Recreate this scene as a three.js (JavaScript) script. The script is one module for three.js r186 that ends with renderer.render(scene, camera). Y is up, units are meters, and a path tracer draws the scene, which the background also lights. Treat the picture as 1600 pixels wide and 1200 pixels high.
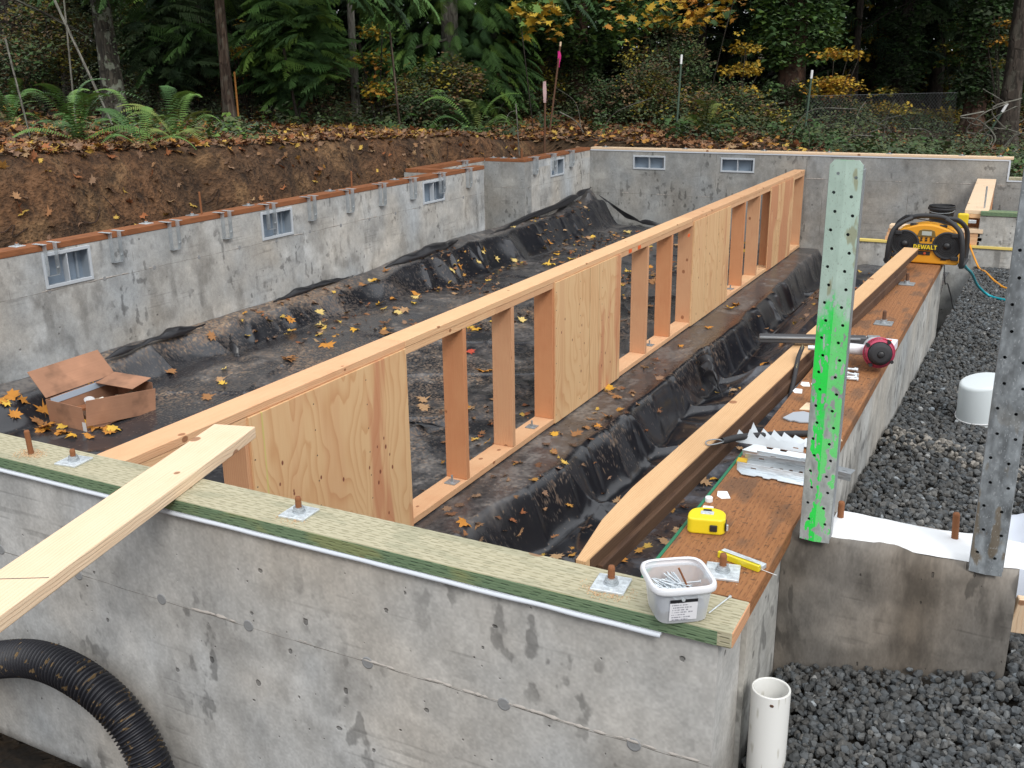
import * as THREE from 'three';
import { RoundedBoxGeometry } from 'three/addons/geometries/RoundedBoxGeometry.js';
import { mergeGeometries, mergeVertices } from 'three/addons/utils/BufferGeometryUtils.js';
import { FontLoader } from 'three/addons/loaders/FontLoader.js';
import { TextGeometry } from 'three/addons/geometries/TextGeometry.js';

// ───────── camera, sky, sun, exposure ─────────
const scene = new THREE.Scene();
const camera = new THREE.PerspectiveCamera(42.07, 4 / 3, 0.05, 400);
camera.rotation.order = 'YXZ';
camera.position.set(0.4301, 1.1231, 1.7623);
camera.rotation.set(-0.304865, 0.481897, -0.012746);

const renderer = new THREE.WebGLRenderer({ antialias: true });
renderer.setSize(1024, 768);
renderer.toneMapping = THREE.LinearToneMapping;
renderer.toneMappingExposure = 1.85;
renderer.shadowMap.enabled = true;
renderer.shadowMap.type = THREE.PCFSoftShadowMap;

{ // overcast sky: an even cloud layer, brighter towards the zenith
  const W = 256, H = 128, d = new Float32Array(W * H * 4);
  for (let j = 0; j < H; j++) for (let i = 0; i < W; i++) {
    const el = ((j + .5) / H - .5) * Math.PI, s = Math.sin(el), az = i / W * Math.PI * 2;
    const cl = 1 + .06 * Math.sin(az * 3 + s * 7) * Math.cos(s * 9 + az * 2);
    const L = s > 0 ? (1 + 2 * s) / 3 * 1.0 * cl : .12;
    const k = (j * W + i) * 4;
    d[k] = L * (s > 0 ? .97 : .9); d[k + 1] = L * (s > 0 ? 1.0 : .95); d[k + 2] = L * (s > 0 ? 1.04 : .8); d[k + 3] = 1;
  }
  const t = new THREE.DataTexture(d, W, H, THREE.RGBAFormat, THREE.FloatType);
  t.mapping = THREE.EquirectangularReflectionMapping; t.magFilter = THREE.LinearFilter; t.minFilter = THREE.LinearFilter;
  t.needsUpdate = true; scene.background = t; scene.environment = t;
}
const sun = new THREE.DirectionalLight(0xfffaf3, .95);
sun.position.set(9, 14, 7); sun.target.position.set(-2, 0, -4); scene.add(sun, sun.target);
sun.castShadow = true; sun.shadow.radius = 34; sun.shadow.mapSize.set(2048, 2048);
Object.assign(sun.shadow.camera, { left: -18, right: 18, top: 18, bottom: -18, near: 1, far: 60 });

// ───────── helpers ─────────
const rngOf = (a) => () => { a |= 0; a = a + 0x6D2B79F5 | 0; let t = Math.imul(a ^ a >>> 15, 1 | a); t = t + Math.imul(t ^ t >>> 7, 61 | t) ^ t; return ((t ^ t >>> 14) >>> 0) / 4294967296; };
const rnd = rngOf(77);
const R = (a, b, r = rnd) => a + (b - a) * r();
const clamp = (x, a = 0, b = 1) => x < a ? a : x > b ? b : x;
const ss = (a, b, x) => { const t = clamp((x - a) / (b - a)); return t * t * (3 - 2 * t); };
const lerp = (a, b, t) => a + (b - a) * t;
const V = (x, y, z) => new THREE.Vector3(x, y, z);
const hsh = (x, y, s) => { let h = Math.imul(x, 374761393) + Math.imul(y, 668265263) + Math.imul(s, 974634777); h = Math.imul(h ^ h >>> 13, 1274126177); return ((h ^ h >>> 16) >>> 0) / 4294967296; };
const PT = new Uint8Array(1024), PV = new Float32Array(256);
{ const r = rngOf(4242); const p = [...Array(256).keys()]; for (let i = 255; i > 0; i--) { const j = Math.floor(r() * (i + 1)); [p[i], p[j]] = [p[j], p[i]]; } for (let i = 0; i < 1024; i++) PT[i] = p[i & 255]; for (let i = 0; i < 256; i++) PV[i] = r() * 2 - 1; }
function vn(x, y, s = 0, px = 0, py = 0) { // smooth value noise, -1..1, optional period
  const xi = Math.floor(x), yi = Math.floor(y), fx = x - xi, fy = y - yi, u = fx * fx * (3 - 2 * fx), v = fy * fy * (3 - 2 * fy);
  let x0 = xi, x1 = xi + 1, y0 = yi, y1 = yi + 1; s = Math.floor(s);
  if (px) { x0 = ((x0 % px) + px) % px; x1 = ((x1 % px) + px) % px; }
  if (py) { y0 = ((y0 % py) + py) % py; y1 = ((y1 % py) + py) % py; }
  const so = PT[(s & 255)] + ((s >> 8) & 255) * 7, a = PT[(x0 + so) & 255] + (((x0 >> 8) * 31) & 255), b = PT[(x1 + so) & 255] + (((x1 >> 8) * 31) & 255);
  const p = PV[PT[(a + y0) & 255]], q = PV[PT[(b + y0) & 255]], m = PV[PT[(a + y1) & 255]], n = PV[PT[(b + y1) & 255]];
  const e = p + (q - p) * u; return e + (m + (n - m) * u - e) * v;
}
function fbmP(x, y, o = 4, s = 0, px = 0, py = 0) { let a = .5, t = 0, f = 1; for (let i = 0; i < o; i++) { t += a * vn(x * f, y * f, s + i * 17, px * f, py * f); a *= .5; f *= 2; } return t; }
const FT = new Float32Array(512 * 512); for (let j = 0; j < 512; j++) for (let i = 0; i < 512; i++) FT[j * 512 + i] = fbmP(i / 32, j / 32, 4, 9, 16, 16);
function fbm(x, y, o = 4, s = 0, px = 0, py = 0) { // table lookup of the four-octave sum
  if (px || py) return fbmP(x, y, o, s, px, py);
  const X = x * 32 + s * 173.3, Y = y * 32 + s * 97.7, xi = Math.floor(X), yi = Math.floor(Y), u = X - xi, v = Y - yi, r0 = (yi & 511) << 9, r1 = ((yi + 1) & 511) << 9, c0 = xi & 511, c1 = (xi + 1) & 511;
  const a = FT[r0 + c0], b = FT[r1 + c0], e = a + (FT[r0 + c1] - a) * u; return e + (b + (FT[r1 + c1] - b) * u - e) * v;
}
const ridge = (x, y, o = 3, s = 0) => { let a = .5, t = 0, f = 1; for (let i = 0; i < o; i++) { t += a * (1 - Math.abs(vn(x * f, y * f, s + i * 13)) * 2); a *= .5; f *= 2.1; } return t; };
function dataTex(w, h, fn, srgb = true, rep = true) { // fn(u,v,i,j) -> [r,g,b] 0..1
  const d = new Uint8Array(w * h * 4);
  for (let j = 0; j < h; j++) for (let i = 0; i < w; i++) { const c = fn((i + .5) / w, (j + .5) / h, i, j), k = (j * w + i) * 4; d[k] = clamp(c[0]) * 255; d[k + 1] = clamp(c[1]) * 255; d[k + 2] = clamp(c[2]) * 255; d[k + 3] = 255; }
  const t = new THREE.DataTexture(d, w, h, THREE.RGBAFormat);
  if (srgb) t.colorSpace = THREE.SRGBColorSpace;
  t.magFilter = THREE.LinearFilter; t.minFilter = THREE.LinearMipmapLinearFilter; t.generateMipmaps = true;
  if (rep) t.wrapS = t.wrapT = THREE.RepeatWrapping;
  t.needsUpdate = true; return t;
}
// two maps (colour + height) from one function returning [r,g,b,h,rough]
function maps(w, h, fn, withRough = false) {
  const b = new Float32Array(w * h), q = new Float32Array(w * h);
  const map = dataTex(w, h, (u, v, i, j) => { const c = fn(u, v, i, j); b[j * w + i] = c[3]; q[j * w + i] = c[4] ?? .8; return c; });
  const bump = dataTex(w, h, (u, v, i, j) => { const x = b[j * w + i]; return [x, x, x]; }, false);
  const out = { map, bumpMap: bump };
  if (withRough) out.roughnessMap = dataTex(w, h, (u, v, i, j) => { const x = q[j * w + i]; return [x, x, x]; }, false);
  return out;
}
const std = (o) => new THREE.MeshStandardMaterial(o);
const phys = (o) => new THREE.MeshPhysicalMaterial(o);
const lin = (r, g, b) => new THREE.Color().setRGB(r, g, b);
const mix3 = (a, b, t) => [lerp(a[0], b[0], t), lerp(a[1], b[1], t), lerp(a[2], b[2], t)];

const used = {};
const numbered = (n) => { const k = used[n] = (used[n] ?? -1) + 1; return k ? n + '_' + String(k).padStart(3, '0') : n; };
function tag(o, label, category, group, kind) { if (label) o.userData.label = label; if (category) o.userData.category = category; if (group) o.userData.group = group; if (kind) o.userData.kind = kind; return o; }
function thing(name, label, category, pos = [0, 0, 0], rotY = 0, group) { const o = new THREE.Group(); o.name = numbered(name); o.position.set(...pos); o.rotation.y = rotY; scene.add(o); return tag(o, label, category, group); }
function shade(m) { m.castShadow = m.receiveShadow = true; return m; }
function part(parent, name, geo, mat, pos, rot) { const m = shade(new THREE.Mesh(geo, mat)); m.name = name; if (pos) m.position.set(...pos); if (rot) m.rotation.set(...rot); parent.add(m); return m; }
function solo(name, geo, mat, label, category, pos, rot, group, kind) { const m = shade(new THREE.Mesh(geo, mat)); m.name = numbered(name); if (pos) m.position.set(...pos); if (rot) m.rotation.set(...rot); scene.add(m); return tag(m, label, category, group, kind); }
function dup(o, pos, rotY, label) { const c = o.clone(); c.name = numbered(o.name.replace(/_\d{3}$/, '')); c.userData = { ...o.userData }; if (label) c.userData.label = label; c.position.set(...pos); if (rotY !== undefined) c.rotation.y = rotY; scene.add(c); return c; }

// uv in metres: u along axis, v across (box projection)
function uvBox(g, axis = 'x', ou = 0, ov = 0, su = 1, sv = 1) {
  if (g.index) g = g.toNonIndexed();
  const p = g.attributes.position, n = g.attributes.normal, uv = new Float32Array(p.count * 2), I = { x: 0, y: 1, z: 2 }, A = I[axis];
  for (let t = 0; t < p.count; t += 3) {
    const N = [0, 1, 2].map(k => Math.abs(n.getComponent(t, k) + n.getComponent(t + 1, k) + n.getComponent(t + 2, k)));
    const D = N.indexOf(Math.max(...N));
    for (let k = 0; k < 3; k++) {
      const c = [p.getX(t + k), p.getY(t + k), p.getZ(t + k)];
      let a, b;
      if (D === A) { const o = [0, 1, 2].filter(q => q !== A); a = c[o[0]] * .15; b = c[o[1]]; }
      else { a = c[A]; b = c[3 - A - D] + D * .037; }
      uv[(t + k) * 2] = (a + ou) * su; uv[(t + k) * 2 + 1] = (b + ov) * sv;
    }
  }
  g.setAttribute('uv', new THREE.BufferAttribute(uv, 2)); return g;
}
const cbox = (w, h, d, r = .003) => new RoundedBoxGeometry(w, h, d, 1, Math.min(r, w * .45, h * .45, d * .45));
const plainBox = (x0, x1, y0, y1, z0, z1) => new THREE.BoxGeometry(x1 - x0, y1 - y0, z1 - z0).translate((x0 + x1) / 2, (y0 + y1) / 2, (z0 + z1) / 2);
const rbox = (x0, x1, y0, y1, z0, z1, r = .003) => cbox(x1 - x0, y1 - y0, z1 - z0, r).translate((x0 + x1) / 2, (y0 + y1) / 2, (z0 + z1) / 2);
function tube(pts, r, seg = 40, rad = 8, closed = false) { return new THREE.TubeGeometry(new THREE.CatmullRomCurve3(pts.map(p => p.isVector3 ? p : V(...p)), closed), seg, r, rad, closed); }
const cyl = (r0, r1, h, n = 20, open = false) => new THREE.CylinderGeometry(r0, r1, h, n, 1, open);
const lathe = (pts, n = 32) => new THREE.LatheGeometry(pts.map(p => new THREE.Vector2(...p)), n);
function merge(list) { return mergeGeometries(list.map(g => { const q = g.index ? g.toNonIndexed() : g; for (const k of Object.keys(q.attributes)) if (!['position', 'normal', 'uv'].includes(k)) q.deleteAttribute(k); return q; })); }
function triGeo(pos, uv, idx) { const g = new THREE.BufferGeometry(); g.setAttribute('position', new THREE.Float32BufferAttribute(pos, 3)); if (uv) g.setAttribute('uv', new THREE.Float32BufferAttribute(uv, 2)); if (idx) g.setIndex(idx); g.computeVertexNormals(); return g; }
function gridGeo(nu, nv, fn) { // fn(i/nu,j/nv) -> [x,y,z,u,v]
  const p = [], uv = [], ix = [];
  for (let j = 0; j <= nv; j++) for (let i = 0; i <= nu; i++) { const q = fn(i / nu, j / nv); p.push(q[0], q[1], q[2]); uv.push(q[3], q[4]); }
  for (let j = 0; j < nv; j++) for (let i = 0; i < nu; i++) { const a = j * (nu + 1) + i, b = a + 1, c = a + nu + 1, d = c + 1; ix.push(a, b, d, a, d, c); }
  return triGeo(p, uv, ix);
}
function instanced(name, geo, mat, list, parent) { // list of {p,q|e,s,c}
  const m = new THREE.InstancedMesh(geo, mat, list.length), M = new THREE.Matrix4(), Q = new THREE.Quaternion(), E = new THREE.Euler(), S = V(1, 1, 1);
  list.forEach((o, i) => { if (o.q) Q.copy(o.q); else { E.set(...(o.e ?? [0, 0, 0])); Q.setFromEuler(E); } if (Array.isArray(o.s)) S.set(...o.s); else S.setScalar(o.s ?? 1); M.compose(o.p, Q, S); m.setMatrixAt(i, M); if (o.c) m.setColorAt(i, o.c); });
  m.name = name; m.castShadow = m.receiveShadow = true; m.instanceMatrix.needsUpdate = true; if (m.instanceColor) m.instanceColor.needsUpdate = true;
  (parent ?? scene).add(m); return m;
}

// ───────── materials ─────────
// concrete: w×h metres, stains, pits, sand streaks, trowel scratches
function concrete(seed, W, H, ppm, o = {}) {
  const w = Math.round(W * ppm), h = Math.round(H * ppm), base = o.base ?? [.60, .595, .57], pits = [];
  const r = rngOf(seed * 31 + 5);
  for (let i = 0; i < W * H * (o.pits ?? 60); i++) pits.push([r() * W, r() * H, .0012 + Math.pow(r(), 6) * (o.pitMax ?? .008), .6 + r() * .9]);
  const pit = new Uint8Array(w * h);
  for (const p of pits) { const rr = Math.ceil(p[2] * ppm) + 1, ci = Math.floor(p[0] * ppm), cj = Math.floor(p[1] * ppm); for (let j = Math.max(0, cj - rr); j < Math.min(h, cj + rr); j++) for (let i = Math.max(0, ci - rr); i < Math.min(w, ci + rr); i++) if (Math.hypot(i / ppm - p[0], (j / ppm - p[1]) * p[3]) + vn(i * .5, j * .5, seed) * .0008 < p[2]) pit[j * w + i] = 1; }
  const m = maps(w, h, (u, v, i, j) => {
    const x = u * W, y = v * H, s = seed * 101;
    let t = 1 + fbm(x * 1.3, y * 1.6, 4, s) * .12 + fbm(x * 11, y * 8, 3, s + 5) * .10 + fbm(x * 42, y * 34, 3, s + 6) * .07 + vn(x * 160, y * 160, s + 9) * .05;
    const low = o.split !== undefined ? ss(o.split + .03, o.split - .03, y + vn(x * 3, 0, s + 2) * .008) : .5;
    const str = fbm(x * 5.5, y * 1.1, 4, s + 21), sp = fbm(x * 14, y * 10, 3, s + 31);
    let st = ss(-.06, .46, str + sp * .7) * (o.stain ?? .35) * (.3 + .7 * low) * .8;
    st += ss(.02, .5, fbm(x * 3.4, y * 2.2, 4, s + 51) + sp * .6) * (o.stain ?? .35) * .4;
    const eff = ss(.1, .4, fbm(x * 2.2, y * 5, 4, s + 41) + sp * .2) * (o.pale ?? .14);
    let scr = vn(x * 6, y * 90, s + 61) * vn(x * 2.5, y * 3, s + 62); scr = ss(.25, .7, scr) * .10;
    let hgt = .6 + fbm(x * 30, y * 30, 3, s + 71) * .14 - scr * .8 + vn(x * 2, y * 9, s + 72) * .08;
    let c = t * (1 - st) + eff - scr;
    const fk = ss(.16, .40, fbm(x * 24, y * 17, 4, s + 91)) * ss(-.16, .28, fbm(x * 3.7, y * 2.6, 4, s + 92)) * .26; c *= 1 - fk; hgt -= fk * .4;
    if (pit[j * w + i]) { c *= .72; hgt -= .5; }
    const warm = fbm(x * 2.6, y * 2.2, 3, s + 81) * .045 + st * .03 + (o.warm ?? 0);
    return [base[0] * c * (1 + warm), base[1] * c, base[2] * c * (1 - warm * 1.2), hgt];
  });
  return std({ ...m, roughness: .92, bumpScale: .006 });
}
// lumber: u along the grain 2 m, v across .3 m
function lumber(seed, light, dark, o = {}) {
  const w = o.w ?? 1024, h = o.h ?? 256, U = 2, Vv = .3, kn = []; const r = rngOf(seed * 7 + 3);
  for (let i = 0; i < (o.knots ?? 5); i++) kn.push([r() * U, r() * Vv, .006 + r() * .012]);
  const m = maps(w, h, (u, v) => {
    const x = u * U, y = v * Vv, s = seed * 57; let dy = fbm(x * 8, y * 3, 3, s) * .008 + vn(x, y * 5, s + 1, 2, 0) * .022, kd = 0, ring = 0;
    for (const k of kn) { let dx = x - k[0]; dx -= Math.round(dx / U) * U; let ddy = y - k[1]; ddy -= Math.round(ddy / Vv) * Vv; const d = Math.hypot(dx * .45, ddy); dy += Math.sign(ddy || 1) * Math.exp(-d * d / (k[2] * k[2] * 5)) * k[2] * .8; const e = Math.hypot(dx * .8, ddy); if (e < k[2]) { kd = Math.max(kd, ss(k[2], k[2] * .75, e)); ring = e; } }
    const g = (y + dy) * (o.freq ?? 115), f = g - Math.floor(g), late = Math.pow(f, 2.2) * ss(1, .9, f);
    const fib = vn(x * 14, y * 700, s + 3, 28, 210) * .05 + vn(x * 3.5, y * 160, s + 4, 7, 48) * .05;
    const tone = fbm(x * 8, y * 9, 3, s + 6) * .2;
    let c = mix3(light, dark, clamp(late * (o.contrast ?? .55) + tone + fib));
    if (kd) c = mix3(c, [.46 + Math.sin(ring * 2600) * .05, .27, .16], kd * .62);
    let hgt = .6 - late * .25 + fib * 2;
    if (o.incise) { // rows of short slits pressed into treated lumber
      const row = Math.floor(y / .0095), yy = y / .0095 - row, xo = x / .04 + hsh(row % 31, 3, seed) * 1, xx = xo - Math.floor(xo), col = Math.floor(xo);
      const a = ss(.17, .08, Math.abs(yy - .5 + (hsh(row, col, seed) - .5) * .34)) * ss(.30, .20, Math.abs(xx - .5)) * (hsh(col, row, seed + 1) > .12 ? 1 : .3);
      c = mix3(c, o.slit ?? [.2, .19, .13], a * (o.incise ?? 1) * .75); hgt -= a * .5;
    }
    if (o.dirt) { const d = ss(.0, .4, fbm(x * 8, y * 22, 4, s + 9)) * o.dirt; c = mix3(c, o.dirtC ?? [.3, .26, .2], d); }
    if (o.speck) { const d = vn(x * 130, y * 130, s + 12); if (d > .62) c = mix3(c, [.13, .09, .07], (d - .62) * 2 * o.speck); }
    return [...c, hgt];
  });
  return std({ ...m, roughness: o.rough ?? .8, bumpScale: .0025 });
}
const WU = 1 / 2, WV = 1 / .3; // uv scale for lumber maps
const M = {};
M.concFront = concrete(3, 2.8, 1.2, 520, { base: [.685, .68, .668], split: .9, stain: .12, pale: .06, pits: 60 });
M.concLeft = concrete(5, 6.8, 1.2, 300, { base: [.68, .68, .67], split: .92, stain: .16, pale: .07, pits: 30 });
M.concBack = concrete(7, 7.0, 1.6, 260, { base: [.58, .578, .565], split: .6, stain: .17, pale: .08, pits: 35 });
M.concSide = concrete(9, 3.2, 1.2, 420, { base: [.68, .672, .65], stain: .22, pale: .10, pits: 60 });
M.concWing = concrete(11, 1.0, .6, 800, { base: [.45, .425, .395], stain: .5, pale: .26, pits: 60, pitMax: .004 });
M.fir = [lumber(1, [.87, .70, .54], [.79, .51, .35], { knots: 4, contrast: .5 }), lumber(2, [.88, .72, .55], [.81, .54, .38], { knots: 6, freq: 90, contrast: .45 }), lumber(4, [.84, .67, .51], [.73, .48, .33], { knots: 5, freq: 140, contrast: .5 })];
M.stud = [lumber(5, [.80, .57, .40], [.69, .39, .25], { knots: 5, contrast: .5, freq: 130 }), lumber(6, [.81, .62, .47], [.70, .46, .32], { knots: 6, contrast: .45, freq: 95 })];
M.pale = lumber(8, [.90, .80, .68], [.85, .68, .53], { knots: 4, freq: 90, contrast: .4 });
M.treated = lumber(10, [.70, .675, .575], [.57, .54, .43], { knots: 3, freq: 70, contrast: .6, incise: .5, slit: [.36, .34, .22], dirt: .4, dirtC: [.53, .53, .44] });
M.treatedEdge = lumber(12, [.43, .51, .39], [.28, .40, .30], { knots: 1, freq: 150, contrast: .5, incise: .5, slit: [.13, .22, .14], dirt: .65, dirtC: [.55, .55, .36] });
M.greenPaint = lumber(13, [.16, .46, .33], [.10, .36, .25], { knots: 0, freq: 120, contrast: .4, dirt: .25 });
M.brown = lumber(14, [.58, .39, .235], [.47, .29, .16], { knots: 3, freq: 60, contrast: .5, incise: .2, slit: [.27, .16, .10], dirt: .6, dirtC: [.38, .28, .21], speck: .8 });
M.brownSill = lumber(15, [.57, .36, .22], [.45, .26, .15], { knots: 1, freq: 90, contrast: .5, dirt: .3, dirtC: [.38, .23, .14] });
M.tanBoard = lumber(16, [.82, .67, .50], [.70, .52, .35], { knots: 3, freq: 160, contrast: .6 });
M.darkEdge = lumber(17, [.35, .25, .175], [.25, .165, .11], { knots: 2, freq: 120, dirt: .4, dirtC: [.2, .12, .08] });
M.weathered = lumber(18, [.62, .55, .46], [.45, .38, .30], { knots: 3, freq: 90, dirt: .5 });
{ // plywood faces: broad cathedral veneer, patches of red, football knots; 1.22 × 1.0 m, grain upright (u along height)
  M.ply = [0, 1, 2, 3].map(k => {
    const r = rngOf(900 + k), kn = []; for (let i = 0; i < (k === 0 ? 26 : 12); i++) { const bx = [.18, .4, .72][Math.floor(r() * 3)]; kn.push([clamp(bx + (r() - .5) * .2), r() * .75 + .05, .006 + r() * .007]); }
    const seam = k === 2 ? [.33, .66] : k === 1 ? [.48, .62] : [.28, .62];
    const m = maps(576, 576, (u, v) => {
      const x = u * 1.2, y = v, s = 300 + k * 40; // x across, y up the grain
      const strip = x / 1.2 < seam[0] ? 0 : x / 1.2 < seam[1] ? 1 : 2;
      let w = fbm(x * 3.0, y * 1.1, 3, s + strip * 7) * .42, kd = 0;
      for (const q of kn) { const dx = x / 1.2 - q[0], dy = y - q[1], d = Math.hypot(dx * 1.2, dy * .45); w += Math.exp(-d * d / (q[2] * q[2] * 8)) * q[2] * 1.4; const e = Math.hypot(dx * 1.2 * 1.5, dy * .9); if (e < q[2]) kd = Math.max(kd, ss(q[2], q[2] * .6, e)); }
      const g = (x + w) * 15, f = g - Math.floor(g), late = Math.pow(f, 3) * ss(1, .93, f);
      const red = ss(.02, .3, fbm(x * 9, y * 1.1, 3, s + 9) + (k === 0 ? Math.exp(-Math.pow((x / 1.2 - .77) / .05, 2)) * .35 : 0) + (k === 3 ? .18 : 0)) * (strip === 2 || k === 3 ? .6 : .12);
      let c = mix3([.87, .72, .54], [.79, .59, .41], clamp(late * .8 + fbm(x * 4, y * 2, 3, s + 3) * .35 + vn(x * 420, y * 7, s + 4) * .10));
      c = mix3(c, [.74, .47, .34], red);
      if (kd) c = mix3(c, [.45, .24, .17], kd * .9);
      const ln = Math.min(Math.abs(x / 1.2 - seam[0]), Math.abs(x / 1.2 - seam[1]));
      if (ln < .0022 && k) c = mix3(c, [.5, .36, .22], .6);
      // nail heads along edges and studs
      const nx = [.012, .34, .667, .988].map(q => Math.abs(x / 1.2 - q)).reduce((a, b) => Math.min(a, b)), ny = Math.abs((y * 8.3) % 1 - .5) / 8.3;
      if (Math.hypot(nx * 1.2, ny) < .0035) c = [.3, .25, .2];
      if (k === 0 && Math.abs(x / 1.2 - .055 - y * .012 + vn(y * 3, 0, 3) * .004) < .004) c = mix3(c, [.78, .78, .42], .55);
      return [...c, .6 - late * .2 - kd * .3];
    });
    return std({ ...m, roughness: .78, bumpScale: .0015 });
  });
}
{ // galvanised steel: spangle and grime
  const g = (s, b, o = {}) => { const m = maps(512, 512, (u, v) => { const t = b + fbm(u * 8, v * 8, 4, s, 8, 8) * .16 + vn(u * 40, v * 40, s + 3, 40, 40) * .04; let c = [t * .97, t * 1.0, t * 1.02]; const d = ss(.15, .45, fbm(u * 5, v * 5, 4, s + 9, 5, 5)) * (o.grime ?? 0); c = mix3(c, [.42, .36, .28], d); return [...c, .5 + fbm(u * 30, v * 30, 2, s + 5, 30, 30) * .3, .5 + d * .3]; }, true); return std({ ...m, metalness: o.metal ?? .65, roughness: .9, bumpScale: .0006 }); };
  M.galv = g(5, .74); M.galvBright = g(8, .88, { metal: .55 }); M.galvDull = g(11, .62, { metal: .35, grime: .5 });
}
M.rust = std({ color: lin(.23, .09, .035), roughness: .9 });
M.rustDark = std({ color: lin(.12, .06, .035), roughness: .9 });
M.black = std({ color: lin(.02, .02, .022), roughness: .45 });
M.rubber = std({ color: lin(.025, .025, .028), roughness: .7 });
M.whiteFoam = std({ color: lin(.78, .79, .80), roughness: .85 });
M.gasket = std({ color: lin(.62, .66, .72), roughness: .8 });
// ───────── the ground ─────────
const topOf = (z) => { const k = [[2, .66], [-1, .62], [-3.2, .565], [-4.4, .515], [-6, .45], [-8.2, .38], [-10.4, .27], [-12, .10], [-14, .16]]; for (let i = 1; i < k.length; i++) if (z >= k[i][0]) return lerp(k[i - 1][1], k[i][1], (z - k[i - 1][0]) / (k[i][0] - k[i - 1][0])); return .16; };
const gravelY = (x, z) => z > -.6 ? -.345 + clamp(x, -.1, .7) * .24 - .22 * clamp(z + .5, 0, .6) + .012 * vn(x * 5, z * 5, 9) : -.285 - .060 * (-z - 1.3) + .02 * vn(x * 2.2, z * 1.6, 8) + .035 * Math.exp(-Math.pow((z + 2.3 - (x - .2) * .8) / .16, 2));
const edgeX = (z) => -6.50 + .10 * vn(z * 1.4, 3, 41) + .05 * vn(z * 4.5, 6, 42);
function groundY(x, z) {
  const rise = .045 * Math.max(0, -6.6 - x) + .05 * Math.max(0, -12.3 - z) * ss(-1, -4, x) + .02 * Math.max(0, -12.3 - z) * ss(-4, -1, x);
  let nat = topOf(z) + Math.min(rise, 1.5) + .05 * fbm(x * .9, z * .9, 3, 31) * ss(0, 1, Math.abs(x + 6.5));
  nat -= .5 * ss(-5.6, .3, x);
  const back = ss(-12.12, -12.24, z); // behind the back wall
  if (x > -.02) { const g = z > -8.7 ? gravelY(x, z) - .03 : lerp(-.75, nat, ss(-12.0, -13.5, z)); return lerp(g, nat, ss(4, 9, x)); }
  if (z > .0) return lerp(-1.0 + .1 * ss(-.8, 0, x), nat, ss(-6.2, -7.2, x) * 1);
  const ex = edgeX(z), foot = ex + .36 + .07 * vn(z * 2.2, 9, 43);
  const inside = -.34 + .06 * vn(z * 2, x * 3, 44);
  const t = ss(foot, ex, x);
  const raw = lerp(inside, nat, Math.pow(t, .75)), bell = Math.sin(Math.PI * t);
  let cut = raw + fbm(raw * 4, z * 3, 4, 45) * .07 * bell + fbm(raw * 16, z * 16, 3, 46) * .025 * ss(0, .2, t) * bell;
  if (x > -5.62) cut = -1.75;
  if (z < -8.25 && z > -9.95 && x > -6.18 && x <= -5.3) cut = -.9;
  return lerp(cut, nat, back);
}
{
  const xs = [-120, -70, -45, -32, -24, -19, -16, -14, -12.5, -11.3, -10.3, -9.5, -8.8, -8.2, -7.7, -7.3], zs = [60, 25, 10, 5, 3, 2, 1.2, .7, .3, .02];
  for (let x = -7.05; x < -6.05; x += .028) xs.push(x);
  for (const x of [-5.98, -5.8, -5.64, -5.6, -4, -2, -.05, -.015, .1, .3, .5, .8, 1.2, 2, 3, 5, 8, 12, 20, 40, 100]) xs.push(x);
  for (let z = -.04; z > -12.1; z -= .055) zs.push(z);
  for (const z of [-12.12, -12.25, -12.5, -12.8, -13.2, -13.7, -14.3, -15, -16, -17.2, -18.6, -20, -22, -25, -30, -38, -50, -80, -140]) zs.push(z);
  const p = [], uv = [], col = [], ix = [], nx = xs.length;
  for (const z of zs) for (const x of xs) {
    const y = groundY(x, z); p.push(x, y, z); uv.push(z / 1.2 + x * .13, -x / 1.2 * .8 + y / 1.2);
    // subsoil orange-brown in the cut, dark topsoil above it
    const ex = edgeX(z), inCut = z < 0 && z > -12.2 && x > ex - .02 && x < -5.6;
    let c = [.095, .062, .035];
    if (inCut) c = mix3(mix3([.115, .064, .034], [.155, .078, .037], ss(-.2, .25, fbm(y * 2.2, z * 1.3, 3, 47))), [.215, .125, .062], ss(.12, .4, fbm(y * 3, z * 3, 3, 48)));
    if (x > -.05 && z > -9) c = [.09, .08, .07];
    col.push(...c);
  }
  for (let j = 0; j < zs.length - 1; j++) for (let i = 0; i < nx - 1; i++) { const a = j * nx + i; ix.push(a, a + 1, a + nx + 1, a, a + nx + 1, a + nx); }
  const g = triGeo(p, uv, ix); g.setAttribute('color', new THREE.Float32BufferAttribute(col, 3));
  const m = maps(1024, 1024, (u, v) => { const f = fbm(u * 10, v * 10, 5, 61, 10, 10), q = fbm(u * 44, v * 44, 3, 62, 44, 44), t = .80 + f * .34 + q * .34; const crumb = ss(.25, .5, vn(u * 70, v * 70, 63, 70, 70)) * .13; return [t + crumb * .6, t * .99 + crumb * .5, t * .96 + crumb * .4, .5 + f * .5 + q * .5 + crumb]; });
  solo('ground', g, std({ ...m, vertexColors: true, roughness: .97, bumpScale: .025 }), null, null, null, null, null, 'structure');
}

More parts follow.
